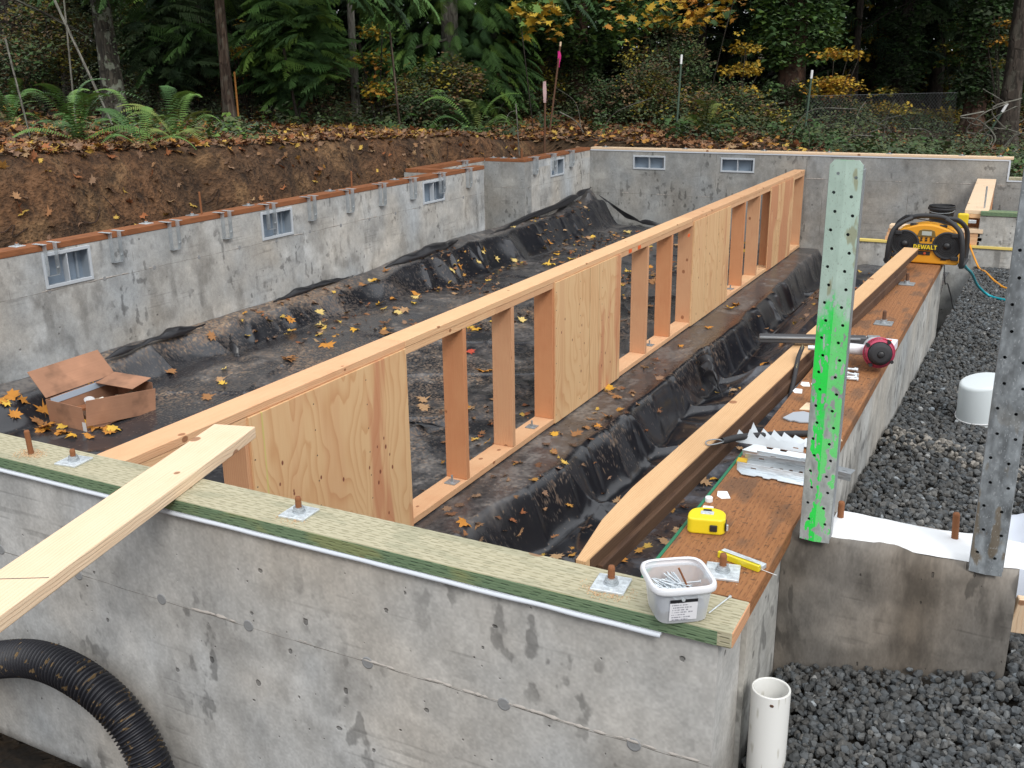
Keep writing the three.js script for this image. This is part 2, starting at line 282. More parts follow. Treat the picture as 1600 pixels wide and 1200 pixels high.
// ───────── foundation walls ─────────
function uvWall(g, ax, a0, W, y0, H, flip = 1) {
  g = g.index ? g.toNonIndexed() : g; const p = g.attributes.position, n = g.attributes.normal, uv = new Float32Array(p.count * 2);
  for (let i = 0; i < p.count; i++) { const x = p.getX(i), y = p.getY(i), z = p.getZ(i), ny = Math.abs(n.getY(i)), nx = Math.abs(n.getX(i)), nz = Math.abs(n.getZ(i)); let a = ax === 'x' ? x : z, b = y; if (ny > .7) b = y + (ax === 'x' ? z : x); else if (ax === 'x' && nx > .7) a = x + z; else if (ax === 'z' && nz > .7) a = z + x; uv[i * 2] = (a - a0) / W * flip; uv[i * 2 + 1] = (b - y0) / H; }
  g.setAttribute('uv', new THREE.BufferAttribute(uv, 2)); return g;
}
// a wall slab with rectangular holes in one row; along 'x' or 'z'
function slab(ax, a0, a1, y0, y1, t0, t1, holes = []) {
  const mk = (p, q, r, s) => ax === 'x' ? plainBox(p, q, r, s, t0, t1) : plainBox(t0, t1, r, s, p, q); const L = [];
  if (!holes.length) return mk(a0, a1, y0, y1);
  const h0 = Math.min(...holes.map(h => h[2])), h1 = Math.max(...holes.map(h => h[3]));
  L.push(mk(a0, a1, y0, h0)); if (h1 < y1) L.push(mk(a0, a1, h1, y1));
  let c = a0; for (const h of [...holes].sort((a, b) => a[0] - b[0])) { L.push(mk(c, h[0], h0, h1)); c = h[1]; } L.push(mk(c, a1, h0, h1));
  return merge(L);
}
const roughen = (g, amp = .0025, s = 5) => g;
// a lip of laitance left where two form boards met
function seam(parent, ax, a0, a1, y, face, out, mat, s, amp = .006, w = .007) {
  const n = Math.max(20, Math.round(Math.abs(a1 - a0) * 110)), wob = (a) => y + vn(a * 1.3, 2, s + 3) * .005 + vn(a * 14, 7, s + 4) * .002;
  const mk = (fn) => gridGeo(n, 4, (t, v) => { const a = lerp(a0, a1, t), [yy, o] = fn(a, v); return ax === 'x' ? [a, yy, face + out * o, a / 1.2, yy / 1.2] : [face + out * o, yy, a, a / 1.2, yy / 1.2]; });
  // crumbly lip, broken where it fell away
  part(parent, 'form_seam', mk((a, v) => { const k = ss(-.12, .3, fbm(a * 5, 1, 3, s)) * (.35 + .9 * Math.abs(vn(a * 60, 3, s + 6))); return [wob(a) + .0015 + (v - .35) * w * (.5 + k) + vn(a * 90, v * 3, s + 5) * .0012, -.0025 + Math.sin(v * Math.PI) * amp * k]; }), mat);
  part(parent, 'form_joint', mk((a, v) => [wob(a) - .002 + (v - .5) * w * .42 * (1 + .8 * vn(a * 30, 4, s + 8)), -.0015 + Math.sin(v * Math.PI) * .0022]), M.seamDark);
}
function vseam(parent, ax, a, y0, y1, face, out, mat, s, amp = .004) {
  const g = gridGeo(40, 3, (t, v) => { const yy = lerp(y0, y1, t), e = Math.sin(v * Math.PI), k = .5 + .6 * vn(yy * 12, 3, s), aa = a + (v - .5) * .006 + vn(yy * 6, 2, s + 1) * .002, o = face + out * (-.002 + e * amp * Math.max(.2, k)); return ax === 'x' ? [aa, yy, o, aa, yy] : [o, yy, aa, aa, yy]; });
  return part(parent, 'form_seam', g, mat);
}
M.seam = std({ color: lin(.40, .37, .34), roughness: .95 });
M.seamDark = std({ color: lin(.17, .16, .145), roughness: .95 });
const tieGeo = lathe([[0, .0012], [.006, .0016], [.008, .0006], [.013, .0016], [.016, .0014], [.018, -.002]], 14).rotateX(Math.PI / 2);
M.tie = std({ color: lin(.25, .255, .26), roughness: .8 });

const wallFront = thing('foundation_wall', 'weathered grey concrete front wall topped by the green treated sill', 'wall', [0, 0, 0], 0, 'concrete foundation walls');
part(wallFront, 'wall_face', uvWall(slab('x', -5.66, -.03, -1.35, -.006, -.205, -.012), 'x', -2.8, 2.8, -1.2, 1.2), M.concFront);
seam(wallFront, 'x', -3.2, -.035, -.30, -.012, 1, M.seam, 71, .007, .008);
for (const x of [-2.32, -1.97, -1.63, -1.31, -.92, -.53, -.205]) part(wallFront, 'tie_mark', tieGeo, M.tie, [x, -.30 + vn(x * 4, 1, 4) * .008, -.0115]);
for (const [x, y0, y1] of [[-2.06, -.3, -.05], [-1.36, -.62, -.34], [-1.02, -.9, -.34]]) vseam(wallFront, 'x', x, y0, y1, -.012, 1, M.seamDark, 72 + x * 10, .0015);

const wallRight = thing('foundation_wall', 'pale concrete side wall carrying the wide brown sill beside the gravel', 'wall', [0, 0, 0], 0, 'concrete foundation walls');
part(wallRight, 'wall_face', uvWall(slab('z', -4.82, -.207, -1.75, -.006, -.222, -.018), 'z', -4.0, 3.2, -1.2, 1.2), M.concSide);

const ventsLeft = [[-3.09, -2.70], [-5.30, -4.89], [-7.93, -7.49]];
const wallLeft = thing('foundation_wall', 'long mottled concrete wall below the earth bank with the row of hangers', 'wall', [0, 0, 0], 0, 'concrete foundation walls');
part(wallLeft, 'wall_face', uvWall(slab('z', -8.86, -.22, -1.7, -.006, -5.66, -5.47, ventsLeft.map(v => [...v, -.262, -.022])), 'z', -2.1, 6.8, -1.2, 1.2, -1), M.concLeft);
seam(wallLeft, 'z', -8.85, -1.0, -.282, -5.47, 1, M.seam, 81, .008, .010);
for (let i = 0; i < 14; i++) { const z = -2.25 - i * .47; part(wallLeft, 'tie_mark', tieGeo, M.tie, [-5.4695, -.285 + vn(i * 3.3, 1, 5) * .01, z], [0, Math.PI / 2, 0]); }
for (const z of [-2.42, -3.47, -4.35, -5.9, -6.9, -8.05]) vseam(wallLeft, 'z', z, -.28, -.01, -5.47, 1, M.seamDark, 90 + z, .003);

const wallAlcove = thing('foundation_wall', 'low concrete wall of the recess set back behind the long wall', 'wall', [0, 0, 0], 0, 'concrete foundation walls');
part(wallAlcove, 'wall_face', uvWall(merge([slab('z', -9.83, -8.2, -1.2, -.006, -6.17, -6.0), slab('x', -5.999, -5.662, -1.2, -.006, -8.37, -8.2)]), 'z', -9, 3.2, -1.2, 1.2), M.concSide);

const wallJog = thing('foundation_wall', 'grey concrete return wall facing the front at the recess', 'wall', [0, 0, 0], 0, 'concrete foundation walls');
part(wallJog, 'wall_face', uvWall(slab('x', -6.17, -5.412, -1.4, -.006, -10.02, -9.832), 'x', -6.2, 7, -1.5, 1.6), M.concBack);
seam(wallJog, 'x', -5.99, -5.42, -.33, -9.832, 1, M.seam, 83, .006, .01);

const wallFarLeft = thing('foundation_wall', 'short pale concrete wall with one vent between recess and back corner', 'wall', [0, 0, 0], 0, 'concrete foundation walls');
part(wallFarLeft, 'wall_face', uvWall(slab('z', -11.945, -10.022, -1.5, -.006, -5.60, -5.41, [[-11.02, -10.60, -.262, -.03]]), 'z', -6, 6.8, -1.3, 1.2, -1), M.concLeft);
seam(wallFarLeft, 'z', -11.94, -9.9, -.33, -5.41, 1, M.seam, 84, .006, .01);

const wallBack = thing('foundation_wall', 'dark grey concrete back wall below the forest with a stepped end', 'wall', [0, 0, 0], 0, 'concrete foundation walls');
const bv = [[-4.74, -4.265, -.246, -.055], [-3.465, -3.004, -.256, -.065]];
part(wallBack, 'wall_face', uvWall(merge([slab('x', -5.80, .085, -1.6, -.006, -12.15, -11.95, bv.map(v => [v[0], v[1], -.25, -.06])), plainBox(.0853, 1.6, -1.6, -.25, -12.15, -11.95)]), 'x', -5.8, 7, -1.6, 1.6), M.concBack);
seam(wallBack, 'x', -5.4, -2.31, -.60, -11.95, 1, M.seam, 85, .008, .014);
seam(wallBack, 'x', -2.31, .08, -.30, -11.95, 1, M.seam, 86, .008, .014);
for (const [x, y0, y1] of [[-5.36, -1.0, -.02], [-3.53, -.6, -.02], [-2.31, -1.1, -.02], [-2.08, -1.1, -.31], [-1.02, -.75, -.31]]) vseam(wallBack, 'x', x, y0, y1, -11.95, 1, M.seamDark, 87 + x, .006);

const wingWall = thing('wing_wall', 'short low stained concrete stub wall standing out into the gravel', 'wall', [0, 0, 0], 0, 'concrete foundation walls');
{ // rough topped stub
  const g = gridGeo(60, 60, (u, v) => { // front face up, over, down the back
    const x = lerp(-.017, .505, u), s = v * 1.6; let y, z;
    const e = .012 * fbm(x * 18, 3, 3, 92) + .006 * vn(x * 60, 1, 93);
    if (s < .7) { y = lerp(-.75, .022 + e, s / .7); z = -.522 + .006 * fbm(x * 9, y * 9, 3, 94) - .012 * ss(.64, .7, s) * (1 + vn(x * 25, 2, 95)); }
    else if (s < .9) { z = lerp(-.532, -.735, (s - .7) / .2); y = .025 + .006 * fbm(x * 14, z * 14, 3, 96); }
    else { z = -.735; y = lerp(.02, -.75, (s - .9) / .7); }
    return [x, y, z, u, (y + .5) / .6];
  });
  part(wingWall, 'wall_face', g, M.concWing);
  const cap = new THREE.Shape([[-.75, -.523], [.018, -.523], [.026, -.54], [.026, -.73], [.018, -.735], [-.75, -.735]].map(a => new THREE.Vector2(...a)));
  const cg = new THREE.ShapeGeometry(cap), p = cg.attributes.position; for (let i = 0; i < p.count; i++) p.setXYZ(i, .5045, p.getX(i), p.getY(i)); cg.computeVertexNormals();
  part(wingWall, 'end_face', cg, M.concWing);
}
const wallCross = thing('foundation_wall', 'low concrete cross wall behind the radio with a yellow strip along it', 'wall', [0, 0, 0], 0, 'concrete foundation walls');
part(wallCross, 'wall_face', uvWall(merge([plainBox(-1.38, -.0203, -1.7, -.575, -8.98, -8.8), plainBox(-.02, 1.4, -1.7, -.262, -8.981, -8.8)]), 'x', -3, 3.2, -1.2, 1.2), M.concSide);
part(wallCross, 'yellow_strip', rbox(-1.37, 1.0, -.574, -.548, -8.84, -8.785, .004), std({ color: lin(.72, .56, .16), roughness: .7 }));
solo('sill_plate', uvBox(rbox(-.02, 1.3, -.26, -.222, -8.96, -8.79), 'x', .3, .1, WU, WV), M.treatedEdge, 'grey-green treated sill on the low cross wall past the radio', 'sill board', null, null, 'sill boards');

// ───────── sill boards ─────────
{
  const t = thing('sill_plate', 'pale green incised treated sill board on the front wall', 'sill board', [0, 0, 0], 0, 'sill boards');
  part(t, 'board', uvBox(rbox(-5.6, 0, 0, .038, -.14, 0, .004), 'x', 2, .07, WU, WV), M.treated);
  part(t, 'green_edge', uvBox(rbox(-5.59, -.03, .0018, .0345, -.02, .0012, .001), 'x', 1, .05, WU, WV), M.treatedEdge);
  part(t, 'cut_end', uvBox(rbox(-.02, .0015, .002, .036, -.137, -.003, .001), 'z', 0, 0, WU, WV), M.stud[1]);
  // foam gasket squeezed out under the sill
  const g = gridGeo(160, 5, (u, v) => { const x = lerp(-3.2, -.148, u), a = v * Math.PI; return [x, -.0065 - .0055 * Math.cos(a) + .001 * vn(x * 12, 1, 3), .0015 + .0055 * Math.sin(a) + .0012 * vn(x * 9, 4, 5), x, v]; });
  solo('sill_gasket', merge([g, plainBox(-5.6, -.148, -.0058, -.0002, -.14, 0.001)]), M.gasket, 'white foam strip squeezed between front sill and concrete', 'gasket');
}
{
  const t = thing('sill_plate', 'wide rusty brown sill board strewn with tools on the side wall', 'sill board', [0, 0, 0], 0, 'sill boards');
  part(t, 'board', uvBox(rbox(-.239, 0, -.004, .038, -4.8, -.1425, .003), 'z', 1.3, .1, WU, WV), M.brown);
  part(t, 'green_edge', uvBox(rbox(-.2475, -.2392, -.002, .0375, -1.02, -.145, .001), 'z', 0, 0, WU, WV), M.greenPaint);
}
const brownSills = [
  [rbox(-5.61, -5.465, -.005, .038, -8.87, -.3, .004), 'z', 'long brown sill board along the wall under the earth bank'],
  [rbox(-6.15, -6.0, -.005, .038, -9.84, -8.2, .004), 'z', 'brown sill board on the recess wall behind the long sill'],
  [rbox(-5.99, -5.63, -.005, .038, -8.36, -8.21, .004), 'x', 'short brown sill board across the near side of the recess'],
  [rbox(-5.99, -5.41, -.005, .034, -10.0, -9.83, .004), 'x', 'short brown sill board on the return wall of the recess'],
  [rbox(-5.56, -5.405, -.005, .038, -11.94, -10.005, .004), 'z', 'short brown sill board running to the back corner'],
];
for (const [g, ax, l] of brownSills) solo('sill_plate', uvBox(g, ax, R(0, 2), R(0, .3), WU, WV), M.brownSill, l, 'sill board', null, null, 'sill boards');
{
  const t = thing('sill_plate', 'thin pale sill board on the back wall in front of the trees', 'sill board', [0, 0, 0], 0, 'sill boards');
  part(t, 'board', uvBox(rbox(-5.40, .13, .012, .04, -12.1, -11.94, .003), 'x', .2, 0, WU, WV), M.pale);
  const q = thing('sill_gasket', 'pale foam strip under the back wall sill turning down the step', 'gasket');
  part(q, 'strip', merge([plainBox(-5.40, .10, -.0055, .0115, -12.1, -11.942), plainBox(.0862, .104, -.25, -.006, -12.1, -11.942), plainBox(.1042, 1.5, -.2495, -.232, -12.1, -11.942)]), M.gasket);
  solo('sill_plate', uvBox(rbox(.105, 1.5, -.2315, -.2, -12.09, -11.945, .003), 'x', .2, 0, WU, WV), M.treated, 'green treated sill past the step at the end of the back wall', 'sill board', null, null, 'sill boards');
}

// ───────── foundation vents ─────────
M.ventMetal = std({ color: lin(.33, .38, .43), roughness: .55, metalness: .3 });
M.ventBack = std({ color: lin(.25, .31, .38), roughness: .6, metalness: .2 });
M.ventFrame = std({ color: lin(.52, .56, .60), roughness: .7, metalness: .2 });
function vent(w, h, pos, ry, label) {
  const t = thing('foundation_vent', label, 'vent', pos, ry, 'vents in the foundation walls'), b = .016, d = .09;
  const jag = (a0, a1, y, s) => { const q = []; for (let i = 0; i <= 16; i++) q.push([lerp(a0, a1, i / 16), y + s * (.003 + .005 * Math.max(0, vn(i * 1.7, a0 * 9 + pos[2], 6)))]); return q; };
  const out = new THREE.Shape([[-w / 2, -h / 2], [w / 2, -h / 2], [w / 2, h / 2], [-w / 2, h / 2]].map(a => new THREE.Vector2(...a)));
  const inn = new THREE.Path([...jag(-w / 2 + b, w / 2 - b, -h / 2 + b, 1), ...jag(w / 2 - b, -w / 2 + b, h / 2 - b, -1)].map(a => new THREE.Vector2(...a)));
  out.holes.push(inn);
  part(t, 'frame', new THREE.ExtrudeGeometry(out, { depth: .012, bevelEnabled: true, bevelSize: .002, bevelThickness: .002, bevelSegments: 1 }).translate(0, 0, -.006), M.ventFrame);
  part(t, 'back_panel', new THREE.BoxGeometry(w - .002, h - .002, .004).translate(0, 0, -d), M.ventBack);
  part(t, 'lining', merge([plainBox(-w / 2 + .001, -w / 2 + .01, -h / 2 + .002, h / 2 - .002, -d, -.007), plainBox(w / 2 - .01, w / 2 - .001, -h / 2 + .002, h / 2 - .002, -d, -.007), plainBox(-w / 2 + .01, w / 2 - .01, -h / 2 + .001, -h / 2 + .01, -d, -.007), plainBox(-w / 2 + .01, w / 2 - .01, h / 2 - .01, h / 2 - .001, -d, -.007)]), M.ventMetal);
  part(t, 'divider', rbox(-.004, .004, -h / 2 + .012, h / 2 - .012, -.05, .002, .001), M.ventFrame);
  part(t, 'flange', rbox(w / 2 - .07, w / 2 - .055, -h / 2 + .012, h / 2 - .012, -d + .003, -d + .02, .001), M.ventMetal);
  return t;
}
[['grey metal vent with a crumbly frame behind the first hanger pair', 0], ['grey metal vent behind a hanger in the middle of the long wall', 1], ['grey metal vent nearest the recess in the long wall', 2]].forEach(([l, i]) => vent(ventsLeft[i][1] - ventsLeft[i][0], .24, [-5.466, -.142, (ventsLeft[i][0] + ventsLeft[i][1]) / 2], Math.PI / 2, l));
vent(.42, .232, [-5.406, -.146, -10.81], Math.PI / 2, 'grey metal vent between two hangers near the back corner');
vent(.475, .19, [-4.5025, -.155, -11.946], 0, 'grey two-pane metal vent in back wall nearest the corner');
vent(.461, .19, [-3.2345, -.155, -11.946], 0, 'grey two-pane metal vent in back wall farther from the corner');

// ───────── framed pony wall ─────────
function board(parent, name, x0, x1, y0, y1, z0, z1, ax, mat, r = .003) { return part(parent, name, uvBox(rbox(x0, x1, y0, y1, z0, z1, r), ax, R(0, 2), R(0, .3), WU, WV), mat); }
{
  const t = thing('pony_wall', 'long low framed wall of fresh lumber with four plywood panels', 'framed wall');
  const XR = -2.325, XL = XR - .14, YT = -.183, YB = -1.21;
  const tp = [[-.22, -2.33], [-2.332, -7.08], [-7.082, -11.935]];
  tp.forEach(([a, b], i) => board(t, 'top_plate', XL, XR + .003, YT - .037, YT, b, a, 'z', M.fir[i % 3], .004));
  [[-.22, -3.3], [-3.302, -8.2], [-8.202, -11.93]].forEach(([a, b], i) => board(t, 'top_plate', XL + .001, XR, YT - .076, YT - .0375, b, a, 'z', M.fir[(i + 1) % 3]));
  [[-.22, -4.6], [-4.602, -9.2], [-9.202, -11.935]].forEach(([a, b], i) => board(t, 'bottom_plate', XL, XR + .002, YB, YB + .038, b, a, 'z', M.fir[(i + 2) % 3]));
  const zs = [-.75, -1.152, -1.6, -2.3, -2.937, -3.527, -4.12, -4.7, -5.28, -5.945, -6.552, -7.14, -7.75, -8.34, -8.97, -9.605, -10.286, -10.9, -11.26, -11.90];
  zs.forEach((z, i) => board(t, 'stud', XL + .001, XR, YB + .0385, YT - .0765, z - .019, z + .019, 'y', M.stud[i % 2]));
  [[-1.155, -2.324], [-4.119, -5.305], [-7.125, -8.353], [-10.062, -11.277]].forEach(([a, b], i) => {
    const g = rbox(XR + .0005, XR + .0125, YB + .003, YT - .039, b, a, .001), p = g.attributes.position, uv = g.attributes.uv;
    for (let k = 0; k < p.count; k++) uv.setXY(k, (a - p.getZ(k)) / 1.22, (p.getY(k) - YB) / 1.02);
    part(t, 'plywood_panel', g, M.ply[i]);
  });
  // sprayed orange marks and small plate bolts
  const spray = std({ color: lin(.75, .13, .03), roughness: .8 });
  for (const [z, y] of [[-5.52, -.235], [-5.72, -.237], [-7.0, -.33]]) part(t, 'orange_mark', rbox(XR, XR + .0042, y - .014, y + .014, z - .03, z + .03, .002), spray);
  for (const z of [-2.85, -3.9, -6.2, -8.75]) { const w = part(t, 'washer', cbox(.07, .006, .07, .001), M.galvDull, [XR - .06, YB + .0415, z]); part(w, 'bolt', cyl(.007, .007, .045, 8).translate(0, .02, 0), M.galvDull); }
}
{ // second short framed wall towards the back wall
  const t = thing('pony_wall', 'short framed wall of pinkish lumber near the stepped end of the back wall', 'framed wall', [-.06, 0, -8.87], .024);
  board(t, 'top_plate', -.105, .105, -.258, -.22, -3.05, 0, 'z', M.pale, .004);
  board(t, 'top_plate', -.104, .104, -.297, -.2585, -3.05, -.001, 'z', M.fir[1]);
  board(t, 'bottom_plate', -.105, .105, -1.2, -1.16, -3.05, -.12, 'z', M.fir[0]);
  for (let i = 0; i < 7; i++) board(t, 'stud', -.07, .1, -1.159, -.2975, -.17 - i * .45, -.13 - i * .45, 'y', M.stud[i % 2]);
  part(t, 'anchor_rod', cyl(.008, .008, .22, 8), M.galv, [.06, -.12, -.18]);
}
// ───────── black plastic over the crawl space floor ─────────
function sheetY(x, z) {
  const far = ss(-6.0, -7.4, z);
  const xs = -5.29 + .06 * vn(z * .8, 1, 21) + .03 * vn(z * 2.7, 2, 22) + .05 * far;
  const ledge = lerp(-.815, -.74, far) - .05 * ss(-5.46, -5.28, x) + .012 * vn(z * 1.2, x, 23) + .02 * Math.max(0, ridge(x * 3, z * 1.6, 3, 24));
  const floorL = lerp(lerp(-1.01, -1.08, far), -1.19, ss(-4.9, -2.9, x)) + .02 * fbm(x * 1.4, z * 1.2, 3, 25);
  const t = ss(xs, xs + .23 + .10 * far + .06 * vn(z * 1.7, 5, 26), x);
  let y = lerp(ledge, floorL, t);
  const slope = Math.sin(Math.PI * t);
  // folds hanging down the step
  const fold = (q, p) => Math.pow(1 - Math.abs(Math.sin(Math.PI * q)), p);
  y += slope * (.6 + .4 * far) * (.10 * fold(z * .8 + 1.5 * vn(z * .45, 3, 27) + x * .5, 3) * (.4 + .8 * Math.abs(vn(z * .8, 6, 71))) + .07 * fold(z * 1.5 + 1.6 * vn(z * .6, x * .6, 28) - x * .9, 4) * (.3 + Math.abs(vn(z * 1.1, 8, 72))) + .03 * fold(z * 5 + .8 * vn(z * 1.1, 4, 29), 2) * ss(0, .4, vn(z * .6, 9, 30)) - .025);
  y += .035 * Math.exp(-Math.pow((x - xs - .02) / .05, 2)) * (.3 + fold(z * 1.2 + .6 * vn(z, 5, 33), 2));
  // creases across the floor
  const flat = ss(xs + .25, xs + .6, x);
  const cr = ridge(x * .8 + z * .25 + .3 * vn(x, z, 29), z * .9 - x * .3, 3, 30);
  y += flat * (.055 * Math.pow(Math.max(0, cr), 4) + .022 * fold(x * .55 + z * .8 + .7 * vn(x * .7, z * .7, 31), 7) + .018 * fold(x * 1.1 - z * .5 + .8 * vn(x, z, 32), 8) + .006 * ridge(x * 3.2, z * 2.4, 2, 33));
  y += .05 * flat * Math.exp(-Math.pow((x + 3.1 + .35 * (z + 3.4)) / .05, 2)) * ss(-4.4, -3.6, z) * ss(-2.6, -3.2, z);
  // heap where the sheet climbs into the back left corner
  y += .13 * Math.exp(-Math.pow((x + 5.36) / .10, 2) - Math.pow((z + 11.78) / .16, 2)) * (1 + .9 * ridge(x * 7, z * 6, 3, 34)) + .05 * Math.max(0, ridge(x * 4, z * 3, 3, 134)) * ss(-4.5, -5.2, x) * ss(-10.6, -11.5, z);
  y += .05 * ss(-9.2, -10.2, z) * ss(-4.4, -5.2, x) * (.3 + ridge(x * 2.2, z * 1.7, 3, 35));
  // bare footing under the framed wall
  const foot = ss(-2.95, -2.72, x); y = lerp(y, -1.219 + .003 * vn(x * 5, z * 5, 36) * ss(-2.3, -2.25, x), foot);
  // drop into the trench
  const xe = -1.99 - .11 * ss(-3.6, -2.3, z) - .10 * ss(-8.6, -11.5, z) + .035 * vn(z * 1.1, 3, 37) + .02 * vn(z * 4, 4, 38);
  const q = ss(xe, xe + .22 + .08 * vn(z * 1.5, 8, 39), x);
  let fr = -1.56 + .10 * ss(-1.2, -.4, x) + .03 * fbm(x * 1.8, z * 1.3, 3, 40) + .03 * fold(x * .9 + z * .45 + .6 * vn(x * .8, z * .8, 41), 6) + .02 * fold(z * 1.1 - x * .4 + .7 * vn(x, z * .7, 141), 8);
  fr = lerp(fr, -.82 + .05 * ridge(x * 2.3, z * 1.8, 3, 42), ss(-5.6, -8.6, z) * ss(-1.95, -1.05, x) * (1 - ss(-9.1, -9.6, z)));
  y = lerp(y, fr, q);
  const dx = x - xe; y += Math.sin(Math.PI * Math.pow(q, .8)) * (.085 * fold(z * .7 + .5 * vn(z * .9, 2, 43) + dx * .5, 2.4) + .05 * fold(z * 2.3 + .7 * vn(z * 1.3, 5, 44) - dx * .8, 3) - .03);
  y += q * (1 - ss(.25, .8, dx)) * .05 * fold(z * .9 + dx * .8 + .4 * vn(z, 7, 46), 4);
  y += q * ss(-5.5, -7.5, z) * .05 * Math.pow(Math.max(0, ridge(x * 1.2 + z * .5, z * .5 - x * .6, 2, 45)), 2);
  return y;
}
{
  const x0 = -5.462, x1 = -.228, z0 = -.21, z1 = -11.94;
  const g = gridGeo(380, 700, (u, v) => { const x = lerp(x0, x1, u), z = lerp(z0, z1, v); return [x, sheetY(x, z), z, u, v]; });
  // dust, sawdust and drips lie on the plastic
  const m = maps(832, 1792, (u, v) => {
    const x = lerp(x0, x1, u), z = lerp(z0, z1, v);
    const n = fbm(x * 2.1, z * 2.1, 5, 51), f = fbm(x * 9, z * 9, 4, 52), g1 = vn(x * 95, z * 95, 53), g2 = vn(x * 55, z * 55, 54);
    const ledge = ss(-5.15, -5.3, x), foot = ss(-2.8, -2.6, x) * ss(-1.92, -2.06, x), right = ss(-2, -1.7, x);
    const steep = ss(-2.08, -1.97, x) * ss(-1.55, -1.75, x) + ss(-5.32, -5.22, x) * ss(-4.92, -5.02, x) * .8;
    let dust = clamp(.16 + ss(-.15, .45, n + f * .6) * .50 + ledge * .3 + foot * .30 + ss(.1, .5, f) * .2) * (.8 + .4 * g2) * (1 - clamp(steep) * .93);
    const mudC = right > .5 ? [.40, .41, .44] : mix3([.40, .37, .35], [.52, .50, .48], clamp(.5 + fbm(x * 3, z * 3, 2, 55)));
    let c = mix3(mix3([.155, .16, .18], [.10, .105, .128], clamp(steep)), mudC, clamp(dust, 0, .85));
    // sawdust
    const sd = Math.max(ss(-5.1, -5.3, x) * ss(-2.8, -3.8, z) * ss(-6.9, -5.8, z) * .95, (1 - right) * ss(-2.2, -3.0, z) * ss(-9, -6.5, z) * .62 * (1 - foot * .6), ss(-4.4, -4.9, x) * ss(-4.6, -5.0, z) * ss(-6, -5.4, z) * .9) * (1 - right);
    const sw = ss(.30, .85, sd * .74 + fbm(x * 3, z * 3, 4, 56) * .55 + vn(x * 120, z * 120, 64) * .55 - .16) * (sd > .02 ? 1 : 0);
    c = mix3(c, mix3([.60, .46, .35], [.74, .62, .49], clamp(.5 + g2 * .6)), sw * (.66 - .22 * ss(-5.32, -5.22, x) * ss(-4.9, -5.02, x)));
    // crumbs and chips
    if (g1 > .80 && g2 > 0) c = mix3(c, [.6, .5, .4], .6);
    const rough = clamp(.16 + dust * .62 + sw * .5 + f * .08, .18, .95);
    const cz = ridge(x * 3.1 + .4 * vn(x * 2, z * 2, 61), z * 2.3, 3, 62), cz2 = ridge(x * 8 + z * 2, z * 5 - x * 3, 2, 63);
    return [...c, .42 + f * .10 + Math.pow(Math.max(0, cz), 3) * .5 + Math.pow(Math.max(0, cz2), 3) * .10 + sw * .06, rough];
  }, true);
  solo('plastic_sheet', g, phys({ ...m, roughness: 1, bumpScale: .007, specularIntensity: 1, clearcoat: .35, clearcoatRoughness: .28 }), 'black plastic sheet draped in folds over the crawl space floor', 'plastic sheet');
  // loose curled edges of the sheet
  const curl = phys({ color: lin(.016, .016, .019), roughness: .3, side: THREE.DoubleSide });
  function lip(pts, w, s, label) {
    const c = new THREE.CatmullRomCurve3(pts.map(p => V(...p)));
    const gg = gridGeo(70, 8, (u, v) => { const p = c.getPoint(u), a = v * 2.6 + .3 * vn(u * 9, v, s), r = w * (.35 + .75 * Math.abs(vn(u * 6, 2, s + 1))) * Math.sin(Math.PI * clamp(u * 1.04 + .0)); const y0 = sheetY(clamp(p.x, -5.46, -.23), p.z); return [p.x + Math.cos(a) * r * .9 - r * .4, Math.max(p.y, y0) - .006 + Math.sin(a) * r + .01 * vn(u * 14, v * 2, s + 2), p.z + .02 * vn(u * 8, v * 3, s + 3), u * 3, v]; });
    solo('plastic_flap', gg, curl, label, 'plastic sheet', null, null, 'loose edges of the plastic sheet');
  }
  lip([[-5.30, -.80, -2.9], [-5.33, -.79, -3.5], [-5.36, -.79, -4.0]], .07, 3, 'curled black plastic edge behind the cardboard box');
  lip([[-5.42, -.80, -4.9], [-5.44, -.79, -5.5], [-5.43, -.78, -6.1]], .05, 5, 'curled black plastic edge by sawdust at the wall foot');
  lip([[-5.40, -.79, -6.6], [-5.3, -.74, -7.4], [-5.42, -.74, -8.2]], .09, 7, 'thick black plastic fold along the wall foot before the recess');
  lip([[-4.98, -1.02, -3.95], [-5.05, -.97, -4.0], [-5.16, -.86, -4.06]], .08, 9, 'upright black plastic fold beside the cardboard box');
  lip([[-5.36, -.80, -8.8], [-5.38, -.72, -9.8], [-5.33, -.62, -11.2], [-5.3, -.5, -11.75]], .13, 11, 'rumpled black plastic fold climbing into the back corner');
  lip([[-5.2, -.62, -11.8], [-4.7, -.95, -11.82], [-4.1, -1.08, -11.85], [-3.4, -1.1, -11.85]], .10, 13, 'rumpled black plastic fold along the foot of the back wall');
  lip([[-3.52, -1.13, -3.1], [-3.2, -1.12, -3.45], [-2.85, -1.15, -3.6]], .05, 15, 'loose black plastic crease lying behind the framed wall studs');
  lip([[-1.93, -1.2, -6.4], [-1.8, -1.3, -6.1], [-1.62, -1.42, -5.85]], .10, 17, 'sagging black plastic fold at the trench edge by the framed wall');
}

